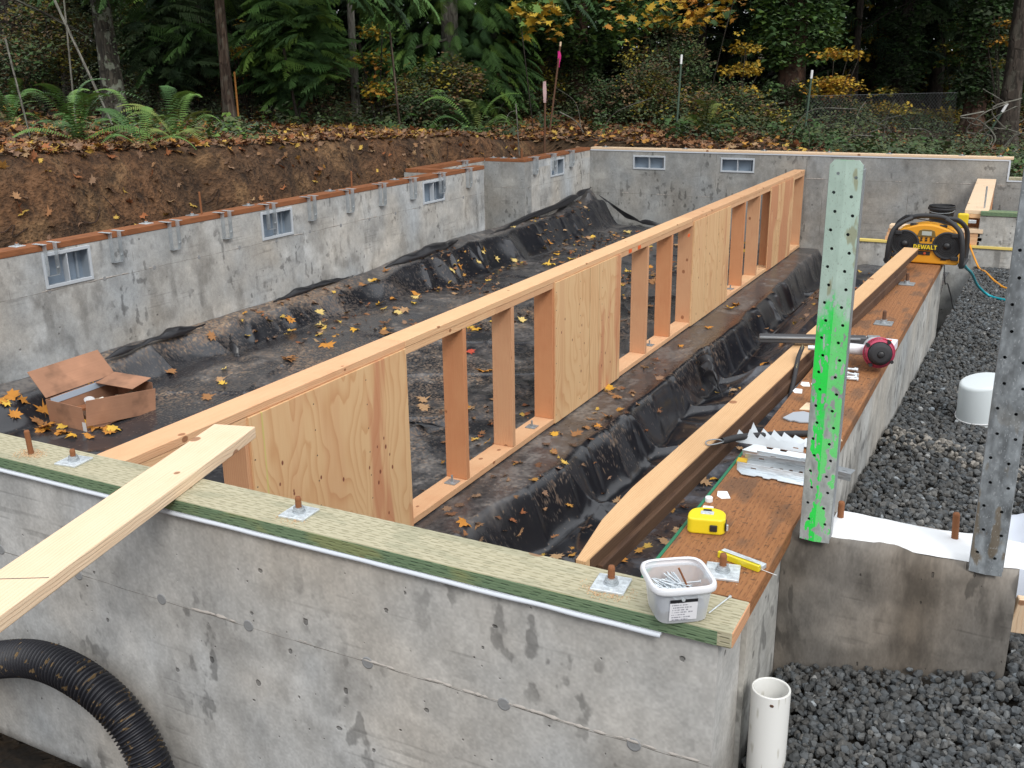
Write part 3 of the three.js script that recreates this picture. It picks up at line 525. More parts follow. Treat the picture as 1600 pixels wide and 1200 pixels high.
// ───────── gravel ─────────
{
  const stone = (s) => { const g = mergeVertices(new THREE.IcosahedronGeometry(.5, s % 2).deleteAttribute('uv').deleteAttribute('normal')); const p = g.attributes.position, q = rngOf(s); const a = [.75 + q() * .5, .55 + q() * .3, .8 + q() * .5]; for (let i = 0; i < p.count; i++) { const k = .72 + q() * .5; p.setXYZ(i, p.getX(i) * a[0] * k, p.getY(i) * a[1] * k, p.getZ(i) * a[2] * k); } const n = g.index ? g.toNonIndexed() : g; n.computeVertexNormals(); return n; };
  const mat = std({ color: 0xffffff, roughness: .8 }), r = rngOf(401), L = [[], [], []];
  const put = (x, z, lift, big) => {
    const q = r(), ridgeS = z < -.8 && Math.abs(z + 2.3 - (x - .2) * .8) < .10 + .08 * vn(x * 9, z * 9, 3) && q > .55, l = ridgeS ? R(.13, .27, r) : q > .985 ? R(.22, .32, r) : q > .82 ? R(.09, .15, r) : R(.045, .095, r), w = ridgeS ? .9 : r() * .7;
    const c = lin(l * (1 + .22 * (w - .45)), l * 1.02, l * (1.02 - .24 * (w - .4)));
    const s = big * R(.65, 1.35, r);
    L[Math.floor(r() * 3)].push({ p: V(x, gravelY(x, z) + lift + s * .12, z), e: [r() * 6.3, r() * 6.3, r() * 6.3], s, c });
  };
  for (let i = 0; i < 24000; i++) put(R(.0, 1.5, r), -.52 + Math.pow(r(), .9) * 1.2, R(-.012, .006, r), .0185);
  for (let i = 0; i < 40000; i++) { const z = -.74 - Math.pow(r(), 1.25) * 8.0; put(R(-.005, .3 + .12 * (-z) * .6 + .8, r), z, R(-.014, .006, r), .0215); }
  for (let i = 0; i < 2500; i++) put(R(.515, 1.5, r), R(-.5, -.78, r), R(-.012, .006, r), .0225);
  const G = new THREE.Group(); G.name = 'gravel'; scene.add(G); tag(G, 'dark crushed gravel outside the side wall and around the stub wall', 'gravel', null, 'stuff');
  L.forEach((l, i) => { const m = instanced('stones', stone(11 + i), mat, l, G); m.userData.kind = 'stuff'; });
}
// ───────── anchor bolts ─────────
function anchorBolt(label, pos, o = {}) {
  const t = thing('anchor_bolt', label, 'bolt', pos, o.ry ?? 0, o.group ?? 'anchor bolts in the sills');
  if (!o.bare) {
    part(t, 'washer', cbox(.076, .006, .076, .0015).translate(0, .003, 0), o.dull ? M.galvDull : M.galvBright);
    part(t, 'nut', merge([cyl(.0145, .0145, .014, 6).translate(0, .013, 0), cyl(.017, .017, .003, 16).translate(0, .0078, 0)]), M.galv);
  }
  const h = o.h ?? .048, rod = [[0, 0]]; for (let y = 0; y < h - .004; y += .0025) rod.push([.0078 + ((y / .0025) % 2 < 1 ? .0006 : 0), y]); rod.push([.0065, h], [0, h]);
  part(t, 'rod', lathe(rod, 12).rotateZ(o.tilt ?? 0), o.rodMat ?? M.rust);
  return t;
}
anchorBolt('bare rusty anchor rod standing in a ring of sawdust on the green sill', [-2.156, .038, -.055], { bare: true, h: .075, tilt: .06 });
anchorBolt('bolt with square washer on the green sill beside the bare rod', [-1.984, .038, -.066], { ry: .12, h: .04 });
anchorBolt('bolt with square washer on the green sill past the loose board', [-1.152, .038, -.07], { ry: .06 });
anchorBolt('bolt with square washer on the green sill beside the nail tub', [-.291, .038, -.075], { ry: .1 });
anchorBolt('bolt with square washer on the brown sill behind the nail tub', [-.088, .038, -.238], { ry: .2 });
anchorBolt('dark bolt with square washer on the brown sill past the nail gun', [-.094, .038, -2.77], { dull: true, rodMat: M.rustDark, h: .06 });
anchorBolt('dark bolt with square washer on the brown sill in front of the radio', [-.107, .038, -3.69], { dull: true, rodMat: M.rustDark, h: .06 });
for (const z of [-2.6, -3.72, -4.2, -4.86, -6.0, -7.1, -8.4]) anchorBolt('small bolt with washer on the long brown sill under the bank', [-5.565, .038, z], { h: .03, dull: z < -4 });
anchorBolt('tall rusty rod standing on the long brown sill, nearer the front', [-5.55, .038, -4.29], { bare: true, h: .18, tilt: .02 });
anchorBolt('tall rusty rod standing on the long brown sill, nearer the recess', [-5.55, .038, -6.33], { bare: true, h: .16, tilt: -.02 });
anchorBolt('rusty rod standing on the return wall sill at the recess', [-5.50, .034, -9.93], { bare: true, h: .13 });
for (const x of [-5.9, -5.75, -5.6]) anchorBolt('small bolt with washer on the recess return sill', [x, .034, -9.9], { h: .03, dull: true });
for (const x of [-5.2, -4.0, -2.9, -2.05, -1.3, -.45, -.02]) anchorBolt('small bolt with washer on the pale back wall sill', [x, .04, -12.02], { h: .04, dull: true });
{ // sawdust left round drilled holes
  const m = std({ color: lin(.62, .42, .25), roughness: 1 }), r = rngOf(515), g = new THREE.TetrahedronGeometry(.0016), L = [];
  for (const [x, z, n, s] of [[-2.156, -.055, 420, .03], [-.291, -.045, 300, .035], [-1.152, -.04, 120, .03], [-1.66, -.42, 120, .05], [-.11, -.24, 60, .05]]) for (let i = 0; i < n; i++) { const a = r() * 6.28, d = s * Math.sqrt(r()) * (.6 + r()), px = x + Math.cos(a) * d * 1.4, pz = z + Math.sin(a) * d; L.push({ p: V(px, (z === -.42 ? .0772 : .0388) + r() * .0015, clamp(pz, -.6, -.006)), e: [r() * 6, r() * 6, r() * 6], s: [R(.6, 2.4, r), .6, R(.6, 1.2, r)] }); }
  const s = instanced('sawdust', g, m, L.filter(o => o.p.z < -.004 && !(o.p.z < -.137 && o.p.z > -.3 && o.p.x < -.24) && o.p.z > -.3)); tag(s, 'pale sawdust crumbs round the drilled bolt holes', 'sawdust', null, 'stuff');
}

// ───────── joist hangers ─────────
function hangerGeo() { // one side plate with its top flange, nail holes, dimple line
  const sh = new THREE.Shape([[0, .004], [.040, .004], [.040, -.17], [.034, -.205], [.016, -.215], [.0, -.215]].map(a => new THREE.Vector2(...a)));
  for (const y of [-.03, -.065, -.10, -.135, -.17]) for (const x of [.012, .028]) { const h = new THREE.Path(); h.absarc(x, y - (x > .02 ? .012 : 0), .0034, 0, Math.PI * 2); sh.holes.push(h); }
  return new THREE.ExtrudeGeometry(sh, { depth: .0016, bevelEnabled: false, curveSegments: 5 });
}
const hg = hangerGeo();
function makeHanger() {
  const t = thing('joist_hanger', '', 'hanger', [0, 0, 0], 0, 'joist hangers along the left wall');
  for (const s of [-1, 1]) {
    part(t, 'side_plate', hg, M.galv, [0.001, 0, s * .042 - .0008]);
    part(t, 'top_flange', rbox(-.062, .050, 0, .0018, s > 0 ? .0405 : -.072, s > 0 ? .072 : -.0405, .0006), M.galvBright, [0, .003, 0]);
  }
  part(t, 'seat', rbox(0, .034, -.2165, -.2148, -.042, .042, .0006), M.galv);
  part(t, 'speed_prong', new THREE.ConeGeometry(.007, .02, 5).rotateZ(-.9).translate(.036, -.16, -.034), M.galvBright);
  return t;
}
const hgr = makeHanger();
[[-2.755, 'hanger over the first vent with the crumbly frame'], [-3.305, 'first hanger past the crumbly vent on the long wall'], [-3.875, 'second hanger past the crumbly vent on the long wall'], [-4.45, 'hanger just before the middle vent of the long wall'], [-5.0, 'hanger hanging over the middle vent of the long wall'], [-5.565, 'first hanger past the middle vent of the long wall'], [-6.15, 'second hanger past the middle vent of the long wall'], [-6.70, 'third hanger past the middle vent of the long wall'], [-7.27, 'hanger just before the third vent of the long wall'], [-7.86, 'hanger hanging over the vent nearest the recess'], [-8.465, 'last hanger on the long wall by the recess'],
  [-10.1, 'hanger at the start of the short wall past the recess'], [-10.65, 'hanger over the edge of the short wall vent'], [-11.25, 'hanger between short wall vent and back corner'], [-9.3, 'hanger on the recess wall behind the long sill']
].forEach(([z, l], i) => { const x = i < 11 ? -5.466 : i < 14 ? -5.406 : -5.998; const lab = 'galvanised ' + l; if (!i) { hgr.position.set(x, .0395, z); hgr.userData.label = lab; } else dup(hgr, [x, .0395, z], 0, lab); });

// ───────── perforated steel posts ─────────
function post(w, H, hole, mat, parentLabel, pos, ry) {
  const t = thing('steel_post', parentLabel, 'post', pos, ry, 'perforated steel posts');
  const half = (s) => {
    const c = .009, pts = s < 0 ? [[-w / 2, 0], [0, 0], [0, H], [-w / 2 + c, H], [-w / 2, H - c * 1.2]] : [[0, 0], [w / 2, 0], [w / 2, H - c * 1.2], [w / 2 - c, H], [0, H]];
    const sh = new THREE.Shape(pts.map(a => new THREE.Vector2(...a))); let k = 0;
    for (let y = hole[0]; y < H - .012; y += hole[1], k++) { if (y < .03) continue; const h = new THREE.Path(); h.absarc(s * w * .27 + (k % 2 ? .003 : -.003), y + (s > 0 ? -.008 : 0), .0038, 0, Math.PI * 2); sh.holes.push(h); }
    const g = new THREE.ExtrudeGeometry(sh, { depth: .003, bevelEnabled: false, curveSegments: 5 }), p = g.attributes.position, uv = g.attributes.uv;
    for (let i = 0; i < p.count; i++) { const x = p.getX(i), y = p.getY(i), z = p.getZ(i); uv.setXY(i, x / w + .5, y / H); p.setZ(i, z - Math.abs(x) * .16); }
    g.computeVertexNormals(); return g;
  };
  const a = part(t, 'flange', half(-1), mat), b = part(t, 'flange', half(1), mat);
  part(t, 'lip', rbox(-w / 2 - .0015, -w / 2 + .0015, .01, H - .02, -.03 - w * .08, -w * .08, .001), M.galvDull);
  part(t, 'lip', rbox(w / 2 - .0015, w / 2 + .0015, .01, H - .02, -.03 - w * .08, -w * .08, .001), M.galvDull);
  part(t, 'back_plate', rbox(-w / 2 + .002, w / 2 - .002, .008, H - .012, -.036, -.033, .001), M.galvDull);
  return t;
}
{
  const m = maps(128, 1024, (u, v) => {
    const n = fbm(u * 3, v * 22, 4, 5), n2 = fbm(u * 9, v * 60, 3, 6); let g = .68 + n * .16 + n2 * .1; let c = [g * .97, g * 1.0, g * .99];
    const mint = ss(.50, .62, v + n * .12) * .75; c = mix3(c, [.70, .81, .75], mint);
    // spray paint: solid between .3 and .62 of the height, streaks down to the foot
    let p = ss(.68, .54, v + n * .14 + n2 * .05) * ss(.30, .37, v + n * .12 + (u - .5) * .12);
    p = Math.max(p, ss(.42, .3, v) * ss(.0, .09, n * .9 + .19 - Math.abs(u - .52 - (v - .2) * .3) * 1.0 + n2 * .35));
    p *= ss(-.32, -.22, n2 - (u > .5 ? .0 : .02));
    c = mix3(c, u > .5 ? [.40, .86, .46] : [.13, .92, .30], clamp(p) * .9);
    const sp = vn(u * 40, v * 300, 7); if (sp > .72) c = mix3(c, [.45, .47, .44], .3);
    const rustS = ss(.22, .4, fbm(u * 4, v * 14, 4, 9)) * ss(.5, .62, v) * .5; c = mix3(c, [.52, .48, .34], rustS);
    return [...c, .5 + n2 * .2];
  });
  post(.070, .905, [.015, .041], std({ ...m, roughness: .62, metalness: .15, bumpScale: .0008 }), 'perforated steel post sprayed bright green, cast into the stub wall', [.058, .024, -.518], 0);
  const m2 = maps(128, 1024, (u, v) => { const n = fbm(u * 3, v * 20, 4, 15), n2 = fbm(u * 8, v * 70, 3, 16); let g = .60 + n * .22 + n2 * .12; let c = [g * .96, g, g * 1.03]; const d = ss(.14, .34, fbm(u * 3, v * 16, 4, 17)) * ss(.45, .2, v); c = mix3(c, [.50, .44, .36], d * .7); if (vn(u * 30, v * 240, 18) > .7) c = mix3(c, [.8, .82, .84], .5); return [...c, .5 + n2 * .3]; });
  post(.068, 1.0, [.05, .057], std({ ...m2, roughness: .5, metalness: .45, bumpScale: .0008 }), 'plain galvanised perforated post at the far end of the stub wall', [.436, .024, -.518], 0);
  // white foam on top of the stub wall with its two rods
  const g = gridGeo(40, 14, (u, v) => { const x = lerp(.078, .52, u), w = .5 + .5 * Math.sin(u * 5 + .6), z = lerp(-.565 + .012 * vn(u * 6, 1, 3), -.715 + .035 * w * ss(0, 1, u), v); return [x, .034 + .006 * fbm(x * 12, z * 12, 3, 7) * 1 + .004 * Math.sin(v * Math.PI) - (v === 0 || v === 1 || u === 0 || u === 1 ? .009 : 0), z, x, z]; });
  solo('foam_strip', g, M.whiteFoam, 'white foam strip lying on top of the stub wall', 'foam strip');
  anchorBolt('rusty rod through the white foam near the green post', [.095, .03, -.655], { bare: true, h: .05, group: 'rods in the stub wall' });
  anchorBolt('rusty rod through the white foam near the plain post', [.362, .03, -.648], { bare: true, h: .075, tilt: .05, group: 'rods in the stub wall' });
  const sg = gridGeo(24, 24, (u, v) => { const x = lerp(.46, .9, u), z = lerp(-.78, -1.35, v); return [x, lerp(-.12, .03, ss(0, .6, u)) + .05 * ridge(x * 4, z * 3, 2, 9) - .12 * Math.pow(Math.abs(v - .5) * 2, 4), z, u, v]; });
  solo('crumpled_sheet', sg, std({ color: lin(.62, .66, .74), roughness: .55, side: THREE.DoubleSide }), 'crumpled pale plastic sheet behind the plain post', 'plastic sheet');
  solo('wood_scrap', uvBox(cbox(.05, .10, .02, .004), 'y', 0, 0, WU, WV), M.pale, 'small pale wood scrap at the end of the stub wall', 'wood scrap', [.527, -.10, -.60], [.2, .3, -.15]);
}

// ───────── loose boards ─────────
{
  const b = thing('loose_board', 'pale wide board resting across the green sill', 'board', [-1.70, .057, -.44], Math.atan2(.28, 1.04));
  part(b, 'plank', uvBox(rbox(-.07, .07, -.0185, .019, 0, 2.2, .004), 'z', .4, .12, WU, WV), M.pale);
  const ink = std({ color: lin(.03, .03, .035), roughness: .8 });
  part(b, 'pencil_line', rbox(-.068, .068, .0186, .0194, 1.005, 1.008, .0003), ink, null, [0, .25, 0]).position.set(-.25, 0, 0.03);
}
function slantedBoard(name, A, B, w, t, taper, mat, label, roll = 0, sideMat) {
  const L = A.distanceTo(B), sh = new THREE.Shape((taper ? [[0, -w / 2], [L, -w / 2], [L, w / 2], [taper, w / 2], [taper * .5, w * .3], [0, -w * .22]] : [[0, -w / 2], [L - .02, -w / 2], [L, -w * .1], [L - .03, w * .2], [L - .01, w / 2], [0, w / 2]]).map(a => new THREE.Vector2(...a)));
  const g = new THREE.ExtrudeGeometry(sh, { depth: t, bevelEnabled: true, bevelSize: .0025, bevelThickness: .0025, bevelSegments: 1 }).translate(0, 0, -t / 2).rotateX(-Math.PI / 2 + roll); // now length +x, width -z, thickness y
  const o = thing(name, label, 'board', A.toArray());
  const d = B.clone().sub(A).normalize(), zz = V(0, 1, 0).cross(d).multiplyScalar(-1).normalize(), yy = zz.clone().cross(d); // basis
  const m = new THREE.Matrix4().makeBasis(d, yy, zz); o.quaternion.setFromRotationMatrix(m);
  part(o, 'plank', uvBox(g, 'x', R(0, 2), R(0, .3), WU, WV), mat); if (taper) part(o, 'dirty_edge', uvBox(rbox(.02, L - .01, -t / 2, t / 2 - .004, w / 2 + .0015, w / 2 + .0045, .001), 'x', 0, 0, WU, WV), M.darkEdge); return o;
}
slantedBoard('loose_board', V(-.425, .018, -.16), V(-.155, .125, -4.20), .072, .036, .42, M.tanBoard, 'long tan board with a pointed end lying along the inner edge of the brown sill', .0);
slantedBoard('loose_board', V(-.405, -.018, -.22), V(-.165, .078, -3.86), .07, .036, 0, M.darkEdge, 'dark brown board under the long tan board', 0);

// ───────── pipes ─────────
{
  const n = 14, pr = []; const c = new THREE.CatmullRomCurve3([V(-3.2, -.98, .32), V(-2.75, -.80, .14), V(-2.30, -.632, .09), V(-2.075, -.572, .085), V(-1.88, -.590, .085), V(-1.735, -.668, .085), V(-1.64, -.82, .09), V(-1.60, -1.05, .12)]);
  const L = c.getLength(), rings = Math.round(L / .0135) * 6, fr = c.computeFrenetFrames(rings, false), P = [], U = [], I = [], q = 22;
  for (let i = 0; i <= rings; i++) { const p = c.getPointAt(i / rings), r = .0545 + .0045 * clamp(Math.cos(i / 6 * 6.2832) * 1.6, -1, 1); for (let k = 0; k <= q; k++) { const a = k / q * 6.2832, v = p.clone().addScaledVector(fr.normals[i], Math.cos(a) * r).addScaledVector(fr.binormals[i], Math.sin(a) * r); P.push(v.x, v.y, v.z); U.push(i / rings * 14, k / q * 3); } }
  for (let i = 0; i < rings; i++) for (let k = 0; k < q; k++) { const a = i * (q + 1) + k, b = a + q + 1; I.push(a, b, a + 1, a + 1, b, b + 1); }
  const m = maps(512, 256, (u, v) => { const x = u * 14, y = v * 3, d = ss(.33, .42, fbm(x * 1.2, y * 1.6, 4, 3) + vn(x * 9, y * 9, 4) * .08); const c = mix3([.14, .145, .165], [.50, .40, .26], d * .85); return [...c, .5 + d * .3, .45 + d * .4]; }, true);
  solo('corrugated_pipe', triGeo(P, U, I), std({ ...m, roughness: 1, bumpScale: .001 }), 'black ribbed drain pipe with mud flecks curving in front of the front wall', 'pipe');
  const pvc = thing('plastic_pipe', 'white plastic pipe standing open in the gravel at the wall corner', 'pipe', [.046, -.75, -.2]);
  const wm = maps(256, 256, (u, v) => { const n = fbm(u * 5, v * 5, 4, 8, 5, 5); const d = ss(.2, .45, n) * .10 + (vn(u * 30, v * 60, 9, 30, 60) > .72 ? .1 : 0); return [.91 - d, .91 - d * 1.1, .90 - d * 1.3, .5 + n * .2]; });
  part(pvc, 'tube', lathe([[.043, 0], [.043, .551], [.0418, .553], [.0385, .553], [.0375, .551], [.0375, .0]], 40), std({ ...wm, roughness: .35, bumpScale: .0005 }));
  part(pvc, 'chip', new THREE.IcosahedronGeometry(.004, 0).scale(1.4, 1, .4), std({ color: lin(.10, .05, .03), roughness: .9 }), [.012, .535, .0418]);
}

// ───────── cardboard box ─────────
{
  const cm = maps(512, 512, (u, v) => { const n = fbm(u * 4, v * 4, 4, 3, 4, 4), f = vn(u * 4, v * 128, 5, 4, 128) * .02, s = ss(.12, .4, fbm(u * 3, v * 3, 4, 8, 3, 3)) * .14; const t = 1 + n * .12 + f - s; return [.64 * t, .475 * t, .375 * t, .5 + f * 8]; });
  const mat = std({ ...cm, roughness: .9, bumpScale: .0008, side: THREE.DoubleSide });
  const W = .36, D = .54, Hh = .165, th = .004, y0 = Math.max(sheetY(-4.9, -2.4), sheetY(-4.75, -2.8), sheetY(-5.0, -2.6));
  const b = thing('cardboard_box', 'open brown cardboard box with splayed flaps on the black plastic', 'box', [-4.83, y0 + .004, -2.50], -.04);
  b.rotation.x = .03;
  const pl = (w, h) => uvBox(cbox(w, h, th, .001), 'x', R(0, 1), R(0, 1), 2, 2);
  part(b, 'bottom', uvBox(cbox(W, th, D, .001), 'x', 0, 0, 2, 2), mat);
  part(b, 'end_panel', pl(W - .012, Hh), mat, [-.006, Hh / 2, D / 2], [.03, 0, 0]);
  part(b, 'end_panel', pl(W, Hh), mat, [0, Hh / 2, -D / 2]);
  part(b, 'side_panel', pl(D, Hh), mat, [-W / 2, Hh / 2, 0], [0, Math.PI / 2, 0]);
  part(b, 'side_panel', pl(D, Hh), mat, [W / 2 + .012, Hh / 2, .0], [0, Math.PI / 2, -.16]);
  part(b, 'flap', pl(D, .21), mat, [-W / 2 - .07, Hh + .085, 0], [-.0, Math.PI / 2, 0]).rotation.set(0, Math.PI / 2, 0);
  b.children[5].rotation.order = 'YXZ'; b.children[5].rotation.set(-.75, Math.PI / 2, 0);
  part(b, 'flap', pl(W - .02, .17), mat, [0, Hh + .012, -D / 2 + .08], [-1.42, 0, .04]);
  const st = std({ color: lin(.42, .50, .60), roughness: .6, side: THREE.DoubleSide });
  part(b, 'tape_strip', rbox(-W / 2 + .0025, -W / 2 + .006, Hh - .045, Hh - .004, -D / 2 + .03, D / 2 - .03, .0006), st);
  part(b, 'printed_label', rbox(W / 2 - .032, W / 2 + .002, .005, .065, D / 2 + .0035, D / 2 + .0055, .0006), std({ color: lin(.66, .66, .66), roughness: .7 }));
  const q = b.position;
  const cup = thing('paper_funnel', 'white paper cone standing inside the cardboard box', 'paper cone', [q.x + .02, q.y + .06, q.z + .12]);
  part(cup, 'cone', lathe([[.008, 0], [.030, .09], [.033, .10]], 16), std({ color: lin(.75, .75, .76), roughness: .8, side: THREE.DoubleSide })); cup.rotation.z = -.35; cup.rotation.x = .2;
  const ball = thing('crumpled_paper', 'crumpled white paper in the cardboard box', 'paper', [q.x + .12, q.y + .13, q.z + .1]);
  const bg = new THREE.IcosahedronGeometry(.03, 2), bp = bg.attributes.position; for (let i = 0; i < bp.count; i++) { const k = 1 + .35 * vn(bp.getX(i) * 60, bp.getY(i) * 60 + bp.getZ(i) * 40, 3); bp.setXYZ(i, bp.getX(i) * k, bp.getY(i) * k, bp.getZ(i) * k); } bg.computeVertexNormals();
  part(ball, 'paper', bg, std({ color: lin(.7, .66, .58), roughness: .9 }));
  const fill = thing('wood_offcuts', 'dark scraps filling the bottom of the cardboard box', 'scraps', [q.x, q.y + .012, q.z]);
  for (let i = 0; i < 9; i++) part(fill, 'offcut', cbox(R(.05, .14), R(.02, .06), R(.05, .12), .003), [M.darkEdge, M.brownSill, M.weathered][i % 3], [R(-.12, .12), .02 + (i % 3) * .02, R(-.2, .2)], [R(-.2, .2), R(0, 3), R(-.2, .2)]);
}
// ───────── things on the brown sill ─────────
const galvNail = (len, r = .0016) => merge([cyl(r, r, len, 6).translate(0, len / 2, 0), cyl(r * 2.4, r * 2.4, .0012, 10).translate(0, len, 0), new THREE.ConeGeometry(r, .005, 6).rotateX(Math.PI).translate(0, -.0025, 0)]);
const nailG = galvNail(.085), nailS = galvNail(.06);
{ // tub of nails
  const t = thing('nail_tub', 'square clear plastic tub half full of nails at the sill corner', 'tub', [-.128, .0382, -.035], .62);
  const ring = (s, y, r) => { const q = []; for (let i = 0; i < 40; i++) { const a = i / 40 * 6.2832, c = Math.cos(a), d = Math.sin(a), k = Math.pow(Math.pow(Math.abs(c), 5) + Math.pow(Math.abs(d), 5), -1 / 5); q.push([c * k * s, y, d * k * s]); } return q; };
  const skin = (rows) => { const P = [], I = []; rows.forEach(r => r.forEach(p => P.push(...p))); for (let j = 0; j < rows.length - 1; j++) for (let i = 0; i < 40; i++) { const a = j * 40 + i, b = j * 40 + (i + 1) % 40; I.push(a, a + 40, b, b, a + 40, b + 40); } return triGeo(P, null, I); };
  const clear = phys({ color: lin(.80, .82, .85), roughness: .42, transmission: .55, thickness: 0, side: THREE.DoubleSide });
  part(t, 'tub_wall', skin([ring(.0005, .001, 0), ring(.050, .001, 0), ring(.053, .004, 0), ring(.062, .078, 0)]), clear);
  const rim = part(t, 'rim', skin([ring(.062, .072, 0), ring(.068, .073, 0), ring(.070, .078, 0), ring(.069, .087, 0), ring(.065, .090, 0), ring(.0615, .087, 0)]), phys({ color: lin(.84, .85, .88), roughness: .4, transmission: .25, thickness: 0, side: THREE.DoubleSide }));
  const lab = part(t, 'paper_label', gridGeo(8, 4, (u, v) => { const x = lerp(-.034, .024, u), y = lerp(.012, .062, v); return [x, y, .0545 + y * .118 + .0006, u, v]; }), std({ map: dataTex(128, 96, (u, v) => { if (v > .84) return [.12, .12, .14]; const row = Math.floor(v * 17), on = row % 2 === 0 && u > .08 && u < .9 - hsh(row, 2, 3) * .35 && hsh(Math.floor(u * 60), row, 5) > .3; return on ? [.62, .62, .66] : [.90, .90, .92]; }, true, false), roughness: .6 }));
  const mound = gridGeo(18, 18, (u, v) => { const x = lerp(-.049, .049, u), z = lerp(-.049, .049, v); return [x, .028 + .016 * Math.exp(-(x * x + z * z) / .0016) + .006 * vn(x * 90, z * 90, 4), z, u, v]; });
  part(t, 'nail_heap', mound, std({ color: lin(.20, .22, .26), roughness: .6, metalness: .4 }));
  const r = rngOf(61);
  for (let i = 0; i < 46; i++) { const o = solo('nail', nailG, M.galvBright, 'bright galvanised nail lying in the plastic tub', 'nail', null, null, 'nails in the tub'); const a = .62 + .5 + (r() - .5) * 1.5; o.position.set(-.128 + R(-.018, .014, r), .0382 + .046 + R(-.006, .014, r), -.035 + R(-.018, .018, r)); o.rotation.set(Math.PI / 2 + R(-.25, .2, r), 0, 0); o.rotation.order = 'YXZ'; o.rotation.y = a; o.translateY(-.042); }
  const sp = thing('rusty_spoon', 'rusty brown scoop standing in the nail tub', 'scoop', [-.10, .088, -.03], .4); part(sp, 'handle', cyl(.0022, .0022, .06, 8), M.rust, [-.012, .028, -.01], [.2, 0, .4]); part(sp, 'bowl', new THREE.SphereGeometry(.012, 12, 8).scale(1.2, .5, .9), M.rust, [0, 0, 0]);
  solo('loose_nail', nailG, M.galvBright, 'single galvanised nail lying on the green sill end', 'nail', [-.063, .0405, -.055], [-Math.PI / 2, 0, -.24]);
}
{ // tape measure
  const t = thing('tape_measure', 'yellow tape measure lying flat on the brown sill', 'tape measure', [-.187, .0385, -.443], .25);
  const yel = std({ color: lin(.80, .63, .02), roughness: .38 });
  const sh = new THREE.Shape(); sh.moveTo(-.042, -.022); sh.quadraticCurveTo(-.044, .012, -.030, .026); sh.quadraticCurveTo(-.012, .038, .012, .034); sh.quadraticCurveTo(.036, .030, .041, .008); sh.lineTo(.041, -.020); sh.quadraticCurveTo(.038, -.030, .028, -.031); sh.lineTo(-.032, -.031); sh.quadraticCurveTo(-.041, -.030, -.042, -.022);
  part(t, 'case', new THREE.ExtrudeGeometry(sh, { depth: .030, bevelEnabled: true, bevelSize: .004, bevelThickness: .005, bevelSegments: 3, curveSegments: 12 }).rotateX(-Math.PI / 2).translate(0, .005, 0), yel);
  part(t, 'belt_clip', rbox(-.016, .016, .0402, .0418, -.012, .006, .0006), M.galvBright);
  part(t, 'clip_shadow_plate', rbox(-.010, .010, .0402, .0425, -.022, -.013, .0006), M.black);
  part(t, 'lock_button', rbox(.008, .026, .010, .027, .0345, .0395, .002), M.black);
  part(t, 'mouth', rbox(.044, .0475, .010, .03, .004, .03, .001), M.black);
  part(t, 'hook', rbox(.047, .052, .010, .026, .022, .028, .001), M.galvBright);
}
{ // yellow foil pack
  const t = thing('level_vial', 'small yellow and silver bar lying on the brown sill', 'small level', [-.064, .0385, -.303], -.30);
  part(t, 'body', cbox(.108, .016, .012, .002).translate(0, .008, .009), phys({ color: lin(.70, .58, .02), roughness: .25, clearcoat: .4 }));
  part(t, 'silver_side', cbox(.112, .012, .020, .002).translate(0, .006, -.008), M.galvBright);
  part(t, 'groove', rbox(-.052, .052, .0155, .0168, .006, .009, .0005), std({ color: lin(.25, .2, .02), roughness: .4 }));
  part(t, 'string', cyl(.0008, .0008, .04, 5).rotateZ(Math.PI / 2).translate(.072, .002, 0), M.whiteFoam);
}
// stack of hanger brackets
function bracket(label, pos, rot, teeth, seed, mat = M.galvBright, len = .20) {
  const t = thing('metal_bracket', label, 'bracket', pos, 0, 'galvanised brackets heaped on the brown sill'); t.rotation.order = 'YXZ'; t.rotation.set(...rot);
  const r = rngOf(seed), sh = new THREE.Shape(), pts = [[0, 0], [len, 0], [len, .030]];
  if (teeth === 'notch') pts.push([.125, .030], [.122, .022], [.105, .022], [.102, .032], [.085, .032], [.080, .022], [.066, .022], [.060, .032], [.024, .032]);
  else if (teeth === 'spike') for (let i = 5; i >= 0; i--) { const x = i * .032; pts.push([x + .026, .022], [x + .004 + r() * .003, .026 + (5 - i) * .0045 * r()+ (5 - i) * .002], [x, .02]); }
  else for (let i = 6; i >= 0; i--) { const x = i * .027; pts.push([x + .022, .018], [x + .017, .030], [x + .008, .032], [x + .003, .018]); }
  pts.forEach((p, i) => i ? sh.lineTo(...p) : sh.moveTo(...p));
  const h1 = new THREE.Path(); h1.moveTo(len - .03, .008); h1.lineTo(len - .015, .008); h1.lineTo(len - .015, .011); h1.lineTo(len - .03, .011); sh.holes.push(h1);
  part(t, 'toothed_plate', new THREE.ExtrudeGeometry(sh, { depth: .0014, bevelEnabled: false }), mat);
  part(t, 'folded_flange', rbox(0, len, -.0012, .0002, -.022, .0013, .0005), mat);
  part(t, 'slot', rbox(.04, .055, -.0016, .0006, -.012, -.009, .0004), M.rustDark);
  return t;
}
bracket('spiky white metal bracket at the top of the heap', [-.278, .048, -1.04], [-.35, -.02, .0], 'spike', 3);
bracket('second spiky metal bracket leaning behind the top one', [-.25, .045, -1.085], [-.45, .05, .0], 'spike', 5, M.galvBright);
bracket('flat metal bracket across the middle of the heap', [-.236, .058, -.955], [-1.2, -.12, .03], 'notch', 7);
bracket('tabbed metal bracket in the lower heap beside the yellow corner', [-.215, .050, -.905], [1.85, .02, -.02], 'tab', 9, M.galv);
bracket('tabbed metal bracket lying under the flat one', [-.19, .047, -.945], [1.75, -.05, 0], 'tab', 11, M.galvBright);
bracket('notched metal bracket lying alone in front of the heap', [-.222, .0415, -.845], [1.52, -.05, 0], 'notch', 13);
bracket('long plain metal strip sticking out past the green post', [-.165, .046, -.985], [-1.5, -.22, 0], 'notch', 15, M.galv, .245);
